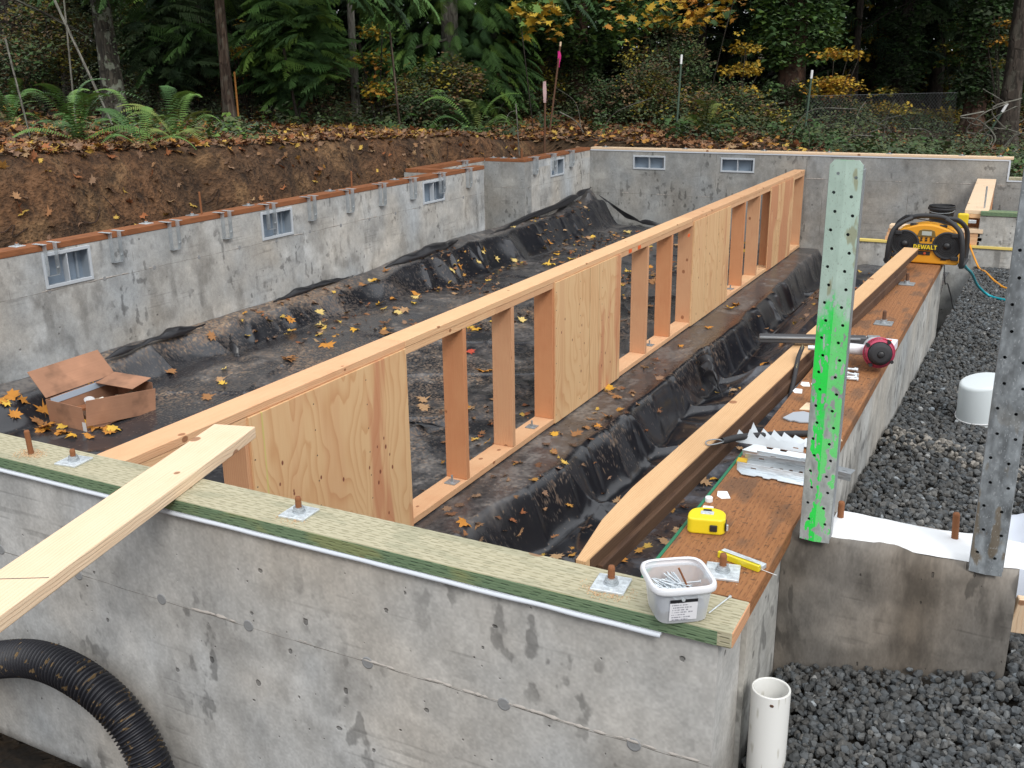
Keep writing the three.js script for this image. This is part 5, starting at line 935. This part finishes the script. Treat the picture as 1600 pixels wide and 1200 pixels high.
tree('conifer_tree', 'slim dark trunk close beside the straight dark trunk', 1438, 25, .24, { fir: true, limbs: 12, limb0: 1.1, crown0: 3, H: 13 });
T = tree('ivy_tree', 'dim ivy-clad trunk between the dark conifers and the broad ivy column', 1405, 21.5, .28, { limbs: 6, limb0: 2, H: 11 });
sleeve(T, 'ivy', 'ivy', ['dark', 'ivy'], 300, .4, 3.4, h => .36, 101, [.7, 1.1]);
tree('conifer_tree', 'shadowed trunk behind the yellow vine maple', 1372, 24, .34, { fir: true, limbs: 12, limb0: 1.2, crown0: 3, H: 14 });
// deeper rows, only stems in the gloom
const deep = [[-60, 17], [-20, 14.5], [22, 15.5], [58, 19], [110, 17], [135, 21], [225, 19], [285, 22], [318, 18], [430, 20], [478, 24], [610, 21], [655, 25], [770, 20.5], [815, 24], [850, 19.5], [980, 22], [1040, 26], [1095, 21], [1135, 24.5], [1180, 27], [1300, 25], [1335, 21], [1500, 26], [1565, 23], [1625, 20], [1680, 17]];
deep.forEach(([u, d], i) => tree('forest_tree', ['dim conifer stem deep in the wood', 'dim leafy tree stem deep in the wood', 'dim narrow tree stem deep in the wood'][i % 3], u, d, R(.12, .34), { fir: i % 3 === 0, bark: i % 4 === 1 ? BK.lichen : BK.dark, limbs: 8, limb0: .8, crown0: 2.2, n: i % 3 === 0 ? 800 : 170, cols: i % 3 ? ['dark'] : ['firDark'], group: 'stems deep in the wood', spread: 1.25 }));

// ───────── shrubs and saplings ─────────
function shrub(name, label, u, d, v, rx, ry, kind, cols, n, sc, o = {}) {
  const [x, z] = spot(u, d), y = groundY(x, z), c = heightAt(u, v, d), t = thing(name, label, 'shrub', [0, 0, 0], 0, o.group ?? 'shrubs at the edge of the wood');
  const r = rngOf(u * 3 + 1), st = []; for (let i = 0; i < (o.stems ?? 5); i++) { const a = r() * 6.28; st.push(limb(V(x + Math.cos(a) * .003, y - .05, z + Math.sin(a) * .003), V(c.x + Math.cos(a) * rx * .6, c.y + R(-.2, .6, r) * ry, c.z + Math.sin(a) * rx * .6), o.sr ?? .008, .15, i)); }
  part(t, 'stems', merge(st), o.bark ?? BK.dark);
  const ns = Math.max(2, Math.round(ry * 6)), b0 = blob(c, rx, ry, rx * (o.deep ?? .8), .1), b = kind === 'vine' ? (q) => { const p = b0(q), k = Math.round((p.y - c.y) / ry * ns / 2), a = Math.atan2(p.z - c.z, p.x - c.x), d = Math.hypot(p.x - c.x, p.z - c.z); const sk = .55 + .6 * Math.abs(vn(k * 3.7 + a * 1.3, u * .1, 5)); p.x = c.x + (p.x - c.x) * sk * 1.25; p.z = c.z + (p.z - c.z) * sk * 1.25; p.y = c.y + k * 2 * ry / ns + (q() - .5) * .07 - d * .12 + .1 * vn(k, u, 3); return p; } : b0; foliage(t, 'foliage', kind, cols, n, (q) => { const p = b(q); if (p.y < groundY(p.x, p.z) - .05) p.y = groundY(p.x, p.z) + q() * .2; return p; }, u * 7 + 3, sc);
  return t;
}
shrub('hemlock_sapling', 'bright drooping hemlock sapling right of the slim fir', 462, 13.4, 70, .85, 1.0, 'fir', ['fir', 'lime', 'fir'], 520, [.22, .42], { stems: 3, sr: .02 });
shrub('hemlock_sapling', 'darker hemlock sapling close to the slim fir trunk', 415, 14.6, 95, .7, .8, 'fir', ['fir', 'firDark'], 360, [.22, .42], { stems: 3, sr: .02 });
shrub('hemlock_sapling', 'shady hemlock boughs between lichen trunk and slim fir', 265, 13.6, 60, .9, .8, 'fir', ['firDark', 'fir', 'firDark'], 420, [.25, .45], { stems: 3, sr: .02 });
shrub('leafy_sapling', 'lime green leafy sapling right of the pale alder', 585, 15, 85, .42, .75, 'vine', ['lime', 'lime', 'yellow'], 120, [.8, 1.2]);
shrub('leafy_sapling', 'yellowing sapling low beside the pale alder', 588, 14.6, 128, .35, .22, 'vine', ['yellow', 'orange', 'lime'], 34, [.9, 1.2]);
shrub('vine_maple', 'layered golden vine maple between the fence posts', 1305, 17, 118, .62, .62, 'vine', ['yellow', 'orange', 'yellow', 'olive'], 150, [.8, 1.15], { deep: .6 });
shrub('vine_maple', 'golden vine maple left of the broad ivy column', 1162, 17.4, 108, .42, .75, 'vine', ['yellow', 'yellow', 'olive'], 110, [.8, 1.2], { deep: .6 });
shrub('vine_maple', 'dull gold vine maple low behind the chain-link fence', 1385, 18.2, 168, .6, .32, 'vine', ['olive', 'yellow', 'olive'], 110, [.8, 1.1], { deep: .5 });
shrub('vine_maple', 'olive gold undergrowth behind the dark conifer pair', 1475, 24.5, 110, 1.0, 1.5, 'vine', ['olive', 'yellow', 'olive'], 300, [1.0, 1.6], { deep: .6 });
shrub('vine_maple', 'olive gold undergrowth low by the leaning fence post', 1478, 20.5, 190, .9, .42, 'vine', ['olive', 'olive', 'yellow'], 170, [.9, 1.3], { deep: .6 });
shrub('vine_maple', 'rusty gold branch tips beside the far right trunk', 1578, 17.5, 60, .55, .9, 'vine', ['orange', 'olive', 'dark'], 90, [.8, 1.2]);
shrub('maple_branch', 'yellow maple spray hanging left of the pink ribbon stake', 835, 15.2, 25, .45, .22, 'maple', ['yellow', 'lime', 'yellow'], 30, [.9, 1.3], { stems: 1 });
shrub('maple_branch', 'orange and yellow maple spray above the tall fence post', 1105, 16.6, 15, 1.1, .35, 'maple', ['orange', 'yellow', 'orange', 'ivy'], 42, [.7, 1.1], { stems: 1 });
shrub('leafy_sapling', 'orange-leaved sapling right of the slim fir stake', 385, 14.2, 75, .35, .4, 'vine', ['orange', 'yellow'], 30, [.8, 1.1]);
shrub('leafy_sapling', 'yellow-green leafy sapling behind the tall fence post', 1045, 18.5, 70, .8, .8, 'vine', ['lime', 'olive', 'ivy'], 190, [.8, 1.2]);
shrub('leafy_sapling', 'light green leafy sapling between cedar and ivy maple', 800, 18.5, 90, .7, .7, 'vine', ['lime', 'ivy', 'ivy'], 170, [.8, 1.2]);
shrub('leafy_sapling', 'yellow-green sapling in the gap left of the dark conifer pair', 1345, 22, 60, .8, 1.0, 'vine', ['lime', 'olive', 'yellow'], 180, [.9, 1.3]);
shrub('leafy_sapling', 'yellow-green sapling between the two right-hand ivy trunks', 1500, 21, 70, .7, 1.0, 'vine', ['lime', 'olive', 'ivy'], 170, [.9, 1.3]);
shrub('leafy_sapling', 'light green sapling behind the lichen trunk', 215, 15, 40, .8, .8, 'vine', ['lime', 'ivy', 'olive'], 150, [.8, 1.2]);
shrub('leafy_sapling', 'light green sapling left of the lichen trunk', 60, 14, 50, .8, .8, 'vine', ['lime', 'ivy', 'olive'], 150, [.8, 1.2]);
const bushes = [[615, 15.5, 150, .6, .35], [660, 15, 170, .55, .28], [700, 15.6, 130, .6, .4], [790, 17, 150, .9, .5], [850, 17.6, 130, .8, .7], [960, 16.4, 160, .7, .45], [1010, 16.2, 140, .8, .7], [1055, 17, 110, .8, .9], [1090, 16, 180, .7, .4], [1135, 16.6, 170, .7, .5], [1185, 16.4, 200, .6, .35], [1300, 18, 190, .8, .45], [1350, 18.5, 200, .8, .4], [1420, 19, 210, .7, .35], [1560, 18.6, 170, .6, .6], [20, 12.6, 110, .9, .7], [90, 13, 60, .9, .9], [300, 14.5, 120, .9, .5], [230, 15.5, 90, .9, .6], [500, 16, 130, .9, .4]];
bushes.forEach(([u, d, v, rx, ry], i) => shrub('undergrowth_bush', ['tangled dark undergrowth bush at the edge of the wood', 'mossy green undergrowth bush at the edge of the wood'][i % 2], u, d, v, rx, ry, 'bush', i % 2 ? ['bush', 'ivy', 'dark', 'dead'] : ['dark', 'bush', 'dead', 'olive'], 210, [.55, 1.15], { group: 'undergrowth along the edge of the wood', stems: 7 }));
{ // the wood behind reads as one dark mass
  const r = rngOf(909), A = [];
  const W = new THREE.Group(); W.name = 'far_wood'; scene.add(W); tag(W, 'dense dark wood filling the distance behind the trunks', 'wood', null, 'stuff');
  foliage(W, 'leaf_mass', 'ivy', ['dark', 'dark', 'dark', 'ivy'], 5200, (q) => { const u = R(-250, 1850, q), d = R(24, 33, q), [x, z] = spot(u, d); return V(x, groundY(x, z) + Math.pow(q(), 1.2) * 7.5, z); }, 911, [2.0, 3.4]);
  foliage(W, 'leaf_mass', 'fir', ['firDark'], 3200, (q) => { const u = R(-250, 1850, q), d = R(21, 28, q), [x, z] = spot(u, d); return V(x, groundY(x, z) + .6 + q() * 6, z); }, 912, [.6, 1.1]);
  foliage(W, 'leaf_mass', 'ivy', ['dark'], 1500, (q) => { const u = R(-500, 2100, q), d = R(14.5, 26, q), [x, z] = spot(u, d); return V(x, 5.2 + q() * 6, z); }, 913, [2.4, 4.2]);
}

// ───────── ferns ─────────
function frondGeo(seed, arch) {
  const P = [], I = []; let k = 0; const tri = (a, b, c) => { P.push(...a, ...b, ...c); I.push(k, k + 1, k + 2); k += 3; }, r = rngOf(seed);
  const ax = (t) => [t * .86, Math.sin(t * 1.9) * arch - t * t * t * .28 + .02, .04 * Math.sin(t * 3 + seed)];
  const N = 30; for (let i = 0; i < N; i++) { const t = .06 + .94 * i / N, p = ax(t), q = ax(t + .02), w = .115 * Math.sin(Math.PI * Math.pow(1 - t, .75) * .86 + .12) * (.9 + r() * .2), dr = w * (.10 + .28 * t) ; for (const s of [-1, 1]) { const tip = [p[0] + w * .28, p[1] - dr, p[2] + s * w], dx = .0105; tri([p[0] - dx * .4, p[1], p[2]], [p[0] + dx * 1.5, p[1], p[2]], tip); tri([p[0] - dx * .4, p[1], p[2]], tip, [p[0] + w * .08 - dx * .6, p[1] - dr * .42, p[2] + s * w * .5]); } tri([p[0], p[1] - .002, p[2] - .0025], [p[0], p[1] - .002, p[2] + .0025], q); tri([p[0], p[1] + .002, p[2]], [p[0], p[1] - .003, p[2]], q); }
  return triGeo(P, null, I);
}
const frG = [frondGeo(1, .42), frondGeo(2, .30), frondGeo(3, .55)];
const frM = [[.085, .20, .035], [.13, .25, .045], [.06, .15, .035], [.20, .25, .055], [.24, .18, .06]].map(c => phys({ color: lin(...c), roughness: .6, transmission: .2, thickness: 0, side: THREE.DoubleSide }));
function fern(label, u, d, n, size, seed, tint = 0) {
  const [x, z] = spot(u, d), r = rngOf(seed), t = thing('sword_fern', label, 'fern', [x, groundY(x, z), z], 0, 'ferns on the bank');
  for (let i = 0; i < n; i++) { const m = part(t, 'frond', frG[i % 3], frM[(Math.floor(r() * 3) + tint) % 5]); m.rotation.order = 'YXZ'; m.rotation.set((r() - .5) * .5, i / n * 6.28 + r() * .5, R(-.15, .75, r)); m.scale.setScalar(size * R(.7, 1.15, r)); }
}
fern('large sword fern with tall upright fronds on the bank', 108, 8.9, 17, .82, 41);
fern('broad yellow-green sword fern right of the largest one', 262, 9.6, 14, .7, 43, 1);
fern('low sword fern hanging at the lip of the earth bank', 205, 8.6, 9, .6, 47);
fern('bright sword fern on the litter below the cedar', 742, 14.4, 15, .95, 51, 1);
fern('small sword fern left of the bright one below the cedar', 662, 14.8, 9, .75, 53);
fern('soft green fern clump behind the back wall sill', 1108, 14.9, 14, .75, 57, 1);
fern('dark sword fern at the far left of the bank', 4, 10.2, 9, .65, 59, 0);

// ───────── fallen leaves ─────────
const dead = [[.16, .07, .03], [.22, .10, .04], [.26, .14, .065], [.36, .23, .12], [.40, .20, .04], [.48, .31, .06], [.11, .06, .035], [.26, .09, .03], [.24, .14, .085], [.15, .085, .05], [.20, .12, .07]];
const deadCol = (r) => { const c = dead[Math.floor(r() * dead.length)], k = .75 + r() * .5; return lin(c[0] * k, c[1] * k, c[2] * k); };
{
  const L = [[], [], [], []], r = rngOf(333);
  const put = (x, z, y, s, tilt = .5) => L[Math.floor(r() * 4)].push({ p: V(x, y + .012 + r() * .03, z), e: [R(-tilt, tilt, r), r() * 6.28, R(-tilt, tilt, r)], s, c: deadCol(r) });
  for (let i = 0; i < 12000; i++) { const z = R(1.5, -14.5, r), ex = edgeX(z), x = ex - Math.pow(r(), 1.5) * 3.6 + .03; put(x, z, groundY(x, z), R(.05, .13, r)); }
  for (let i = 0; i < 4200; i++) { const x = R(-7.5, .0, r), z = -12.2 - Math.pow(r(), 1.3) * 3.8; if (x > -3.2 && r() < .5) continue; put(x, z, groundY(x, z), R(.06, .15, r)); }
  for (let i = 0; i < 420; i++) { const z = R(-1.5, -11.5, r), ex = edgeX(z), x = ex + Math.pow(r(), 1.6) * .42; put(x, z, groundY(x, z), R(.05, .12, r), .9); }
  for (let i = 0; i < 5000; i++) { const u = R(-150, 1700, r), d = R(12, 22, r), [x, z] = spot(u, d); if (x > -6.7 && z > -13) continue; put(x, z, groundY(x, z), R(.10, .2, r)); }
  const Gp = new THREE.Group(); Gp.name = 'leaf_litter'; scene.add(Gp); tag(Gp, 'brown and orange leaf litter covering the bank and wood floor', 'leaf litter', null, 'stuff');
  L.forEach((l, i) => { instanced('leaves', ML[i], dryMat, l, Gp).userData.kind = 'stuff'; });
  // low ivy and salal among the litter
  const C = new THREE.Group(); C.name = 'ground_ivy'; scene.add(C); tag(C, 'patchy grey-green ground ivy spreading over the litter', 'ground cover', null, 'stuff');
  foliage(C, 'ivy_patch', 'ivy', ['ivy', 'bush', 'dark', 'lime'], 900, (q) => { const z = R(-1, -14.2, q), x = edgeX(z) - .25 - Math.pow(q(), 1.2) * 3.4; if (fbm(x * .8, z * .8, 3, 71) < -.02) return null; return V(x, groundY(x, z) + .05 + q() * .06, z); }, 72, [.4, .8]);
  foliage(C, 'ivy_patch', 'ivy', ['ivy', 'dark', 'bush'], 700, (q) => { const x = R(-6, 1, q), z = -12.9 - q() * 3; if (fbm(x, z, 3, 75) < -.1) return null; return V(x, groundY(x, z) + .05 + q() * .10, z); }, 76, [.45, .9]);
  foliage(C, 'bramble_patch', 'bush', ['bush', 'dark'], 700, (q) => { const u = R(-100, 1650, q), d = R(12.5, 17.5, q), [x, z] = spot(u, d); if (x > -7.6 && z > -13.2) return null; return V(x, groundY(x, z) + .06 + q() * .22, z); }, 77, [.6, 1.0]);
}
{ // leaves lying one by one on the plastic
  const r = rngOf(1212), mats = [[.62, .33, .03], [.66, .42, .06], [.50, .21, .03], [.45, .06, .03], [.40, .24, .12], [.30, .14, .05], [.62, .46, .16]].map(c => std({ color: lin(...c), roughness: .8, side: THREE.DoubleSide }));
  const tone = ['golden', 'yellow', 'orange', 'red', 'tan', 'brown', 'pale yellow'];
  const add = (x, z, s, k, where) => { const y = sheetY(x, z), e = .05, n = V(sheetY(x - e, z) - sheetY(x + e, z), 2 * e, sheetY(x, z - e) - sheetY(x, z + e)).normalize(); const m = solo('fallen_leaf', ML[Math.floor(r() * 4)], mats[k], `${tone[k]} maple leaf on the black plastic ${where}`, 'leaf', [x, y + .012, z], null, 'single leaves on the black plastic'); m.quaternion.setFromUnitVectors(V(0, 1, 0), n).multiply(new THREE.Quaternion().setFromEuler(new THREE.Euler(R(-.2, .2, r), r() * 6.28, R(-.2, .2, r)))); m.scale.setScalar(s); };
  const A = 'between long wall and framed wall', B = 'in the trench beside the framed wall', C = 'by the cardboard box';
  for (let i = 0; i < 95; i++) { const z = -2.2 - Math.pow(r(), .8) * 9.4, x = R(-4.9, -2.75, r); add(x, z, R(.08, .17, r), [0, 1, 1, 2, 4, 5, 5, 6, 4][Math.floor(r() * 9)], A); }
  for (const [x, z] of [[-3.9, -4.2], [-4.2, -6.1], [-3.6, -5.2]]) add(x, z, .12, 3, A);
  for (let i = 0; i < 24; i++) add(R(-5.35, -4.95, r), R(-2.6, -10.5, r), R(.08, .15, r), [0, 2, 5, 6][Math.floor(r() * 4)], 'on the ledge at the long wall foot');
  for (let i = 0; i < 24; i++) add(-4.95 + R(-.35, .45, r), -2.25 + R(-.12, .2, r), R(.09, .16, r), [0, 1, 2, 2, 5][Math.floor(r() * 5)], C);
  for (let i = 0; i < 34; i++) add(R(-1.75, -.5, r), R(-1.6, -7.5, r), R(.08, .16, r), [0, 1, 2, 4, 5][Math.floor(r() * 5)], B);
  for (let i = 0; i < 14; i++) add(R(-2.28, -2.03, r), R(-2.4, -9, r), R(.07, .13, r), [0, 2, 5][Math.floor(r() * 3)], 'along the footing of the framed wall');
  for (let i = 0; i < 9; i++) add(-1.62 + R(-.1, .1, r), -2.5 + R(-.12, .12, r), R(.13, .17, r), [0, 1, 2][i % 3], 'heaped by the front wall');
}

{ // torn leaf bits and twigs strewn over the plastic
  const r = rngOf(1313), L = [[], [], [], []];
  for (let i = 0; i < 2600; i++) { const left = r() < .8, z = left ? -2.1 - Math.pow(r(), .8) * 9.6 : R(-1.5, -8.4, r), x = left ? R(-5.4, -2.5, r) : R(-2.28, -.6, r); if (fbm(x * 1.1, z * 1.1, 3, 131) < (left ? -.04 : .12)) continue; L[i % 4].push({ p: V(x, sheetY(x, z) + .006 + r() * .008, z), e: [R(-.35, .35, r), r() * 6.28, R(-.35, .35, r)], s: [R(.02, .10, r), .06, R(.02, .085, r)], c: deadCol(r) }); }
  const Gp = new THREE.Group(); Gp.name = 'leaf_crumbs'; scene.add(Gp); tag(Gp, 'torn brown leaf bits strewn over the black plastic', 'leaf litter', null, 'stuff');
  L.forEach((l, i) => { instanced('crumbs', ML[i], dryMat, l, Gp).userData.kind = 'stuff'; });
}
// ───────── stakes, posts, fence ─────────
function stake(name, label, cat, u, d, v0, v1, r, mat, o = {}) {
  const [x, z] = spot(u, d), y = groundY(x, z) - .1, top = heightAt(o.u1 ?? u, v0, d), t = thing(name, label, cat, [x, y, z]);
  const e = V(top.x - x, top.y - y, top.z - z); part(t, 'shaft', new THREE.TubeGeometry(new THREE.LineCurve3(V(0, 0, 0), e), 6, r, 6), mat);
  return { t, e };
}
const tpost = std({ color: lin(.06, .10, .07), roughness: .7 }), ribbon = std({ color: lin(.80, .04, .30), roughness: .6, side: THREE.DoubleSide }), palePink = std({ color: lin(.66, .46, .46), roughness: .7, side: THREE.DoubleSide });
function tip(s, h, mat, name, r) { const n = s.e.clone().normalize(); const m = part(s.t, name, new THREE.TubeGeometry(new THREE.LineCurve3(s.e.clone().addScaledVector(n, -h), s.e.clone().addScaledVector(n, .006)), 2, r, 8), mat); return m; }
let S;
S = stake('fence_post', 'tall green steel fence post with white tip', 'post', 1060, 15.2, 86, 0, .017, tpost, { u1: 1065 }); tip(S, .13, M.whiteFoam, 'white_tip', .019);
S = stake('fence_post', 'green steel fence post with white tip at the chain-link end', 'post', 1264, 15.6, 110, 0, .018, tpost, { u1: 1269 }); tip(S, .12, M.whiteFoam, 'white_tip', .020);
S = stake('fence_post', 'leaning green steel fence post with white tip', 'post', 1538, 16, 162, 0, .020, tpost, { u1: 1574 }); tip(S, .14, M.whiteFoam, 'white_tip', .022);
S = stake('survey_stake', 'reddish stake tied with bright pink ribbon', 'stake', 857, 15.4, 66, 0, .016, M.rustDark, { u1: 876 });
{ const n = S.e.clone().normalize(), c = S.e.clone().addScaledVector(n, -.13); part(S.t, 'ribbon', gridGeo(3, 14, (u, v) => [c.x + (u - .5) * .045 + .012 * Math.sin(v * 6), c.y - v * .24, c.z + .022 + .015 * Math.sin(v * 5 + u * 2), u, v]), ribbon); tip(S, .06, M.pale, 'cut_top', .017); }
S = stake('survey_stake', 'short brown stake wrapped in pale pink ribbon', 'stake', 850, 14.6, 126, 0, .016, M.rustDark, { u1: 852 });
{ const n = S.e.clone().normalize(), c = S.e.clone().addScaledVector(n, -.01); part(S.t, 'ribbon', gridGeo(3, 12, (u, v) => [c.x + (u - .5) * .05, c.y - v * .30, c.z + .02 + .01 * Math.sin(v * 5 + u * 2), u, v]), palePink); }
stake('thin_stake', 'thin orange stake beside the slim fir', 'stake', 366, 12.0, 112, 0, .012, std({ color: lin(.36, .15, .03), roughness: .8 }));
stake('thin_stake', 'thin pale stake at the far left of the bank', 'stake', 34, 8.8, 60, 0, .009, BK.alder, { u1: 8 });
stake('dead_sapling', 'thin dead stem standing right of the pale alder', 'stem', 622, 14.2, 38, 0, .016, BK.brown, { u1: 608 });
stake('dead_sapling', 'thin leaning grey stem over the big fern', 'stem', 176, 10.4, 0, 0, .014, BK.alder, { u1: 85 });
stake('dead_sapling', 'thin grey stem behind the big fern', 'stem', 106, 11, 0, 0, .010, BK.alder, { u1: 100 });
stake('dead_sapling', 'pale stem at the litter edge left of the pink ribbon stakes', 'stem', 811, 14.2, 162, 0, .010, BK.alder, { u1: 806 });
{ // chain-link fence
  const A = spot(1262, 15.7), B = spot(1500, 16.6), t = thing('chain_link_fence', 'dark chain-link fence between the green posts behind the back wall', 'fence'), L = Math.hypot(B[0] - A[0], B[1] - A[1]), ya = -.55, H = 1.22, p = .062, seg = [];
  const dir = V((B[0] - A[0]) / L, 0, (B[1] - A[1]) / L), at = (a, y, o) => V(A[0] + dir.x * a + o * dir.z, ya + y, A[1] + dir.z * a - o * dir.x), wire = (a, b) => { const g = cyl(.0021, .0021, a.distanceTo(b), 3, true); const m = new THREE.Matrix4().compose(a.clone().lerp(b, .5), new THREE.Quaternion().setFromUnitVectors(V(0, 1, 0), b.clone().sub(a).normalize()), V(1, 1, 1)); return g.applyMatrix4(m); };
  for (let a = -H; a < L; a += p) for (const s of [1, -1]) { let x0 = s > 0 ? a : a + H, x1 = s > 0 ? a + H : a, y0 = 0, y1 = H; const f = (q) => s > 0 ? q - a : H - (q - a); let u0 = clamp(x0, 0, L), u1 = clamp(x1, 0, L); if (Math.abs(u1 - u0) < .01) continue; seg.push(wire(at(u0, f(u0), s * .002), at(u1, f(u1), s * .002))); }
  part(t, 'wire_mesh', merge(seg), std({ color: lin(.10, .11, .11), roughness: .6, metalness: .4 })).userData.kind = 'stuff';
  for (const y of [.01, H]) part(t, 'tension_wire', wire(at(0, y, 0), at(L, y, 0)), M.galvDull);
}
{ // old bench far back under the hemlocks
  const [x, z] = spot(262, 17.5), t = thing('old_bench', 'dark plank bench with a pale box on it far back in the wood', 'bench', [x, groundY(x, z), z], .8), yb = heightAt(262, 58, 17.5).y - groundY(x, z);
  part(t, 'plank', cbox(1.1, .06, .3, .01), BK.dark, [0, yb, 0]); for (const s of [-1, 1]) part(t, 'leg', cbox(.08, yb, .25, .01), BK.dark, [s * .42, yb / 2, 0]);
  part(t, 'box', cbox(.26, .28, .25, .01), M.weathered, [-.18, yb + .17, 0]);
}
// dry grass, twigs and roots
{
  const r = rngOf(818), rt = (n, fn, mat, name, label, cat, grp) => { for (let i = 0; i < n; i++) solo(name, fn(i), mat, label, cat, null, null, grp); };
  rt(22, () => { const z = R(-2, -10.5, r), x = edgeX(z) + R(.05, .26, r), P = []; let a = R(-.5, .5, r); for (let k = 0; k < 5; k++) { const zz = z + k * R(.02, .06, r) * (a > 0 ? 1 : -1), xx = x + k * .012; P.push([xx + .02, groundY(xx, zz) + .01 - k * .004, zz]); } return tube(P, R(.003, .006, r), 14, 5); }, BK.red, 'exposed_root', 'thin root sticking out of the cut earth bank', 'root', 'roots in the earth bank');
  rt(26, (i) => { const u = R(580, 1600, r), d = R(14.4, 16.6, r), [x, z] = spot(u, d), y = groundY(x, z), a = r() * 6.28, l = R(.4, 1.1, r); return tube([[x, y, z], [x + Math.cos(a) * l * .3, y + l * .45, z + Math.sin(a) * .2], [x + Math.cos(a) * l, y + l * R(.3, .8, r), z + Math.sin(a) * .4]], R(.005, .011, r), 12, 5); }, BK.alder, 'dry_twig', 'dry grey twig arching out of the undergrowth', 'twig', 'dry twigs in the undergrowth');
  for (let i = 0; i < 7; i++) { const u = R(1530, 1600, r), d = R(15.2, 16.8, r), [x, z] = spot(u, d), y = groundY(x, z), P = [[x, y - .1, z]]; for (let k = 1; k < 5; k++) P.push([x + Math.sin(k * 1.7 + i) * .28, y + .1 + k * .17 * R(.6, 1.3, r), z + Math.cos(k * 2 + i) * .2]); solo('bare_root', tube(P, R(.006, .014, r), 24, 6), BK.alder, 'twisted bare root of the upturned stump past the wall end', 'root', null, null, 'twisted roots past the back wall step'); }
}
scene.traverse(o => { if (o.isMesh) { o.castShadow = true; o.receiveShadow = true; } });
renderer.render(scene, camera);
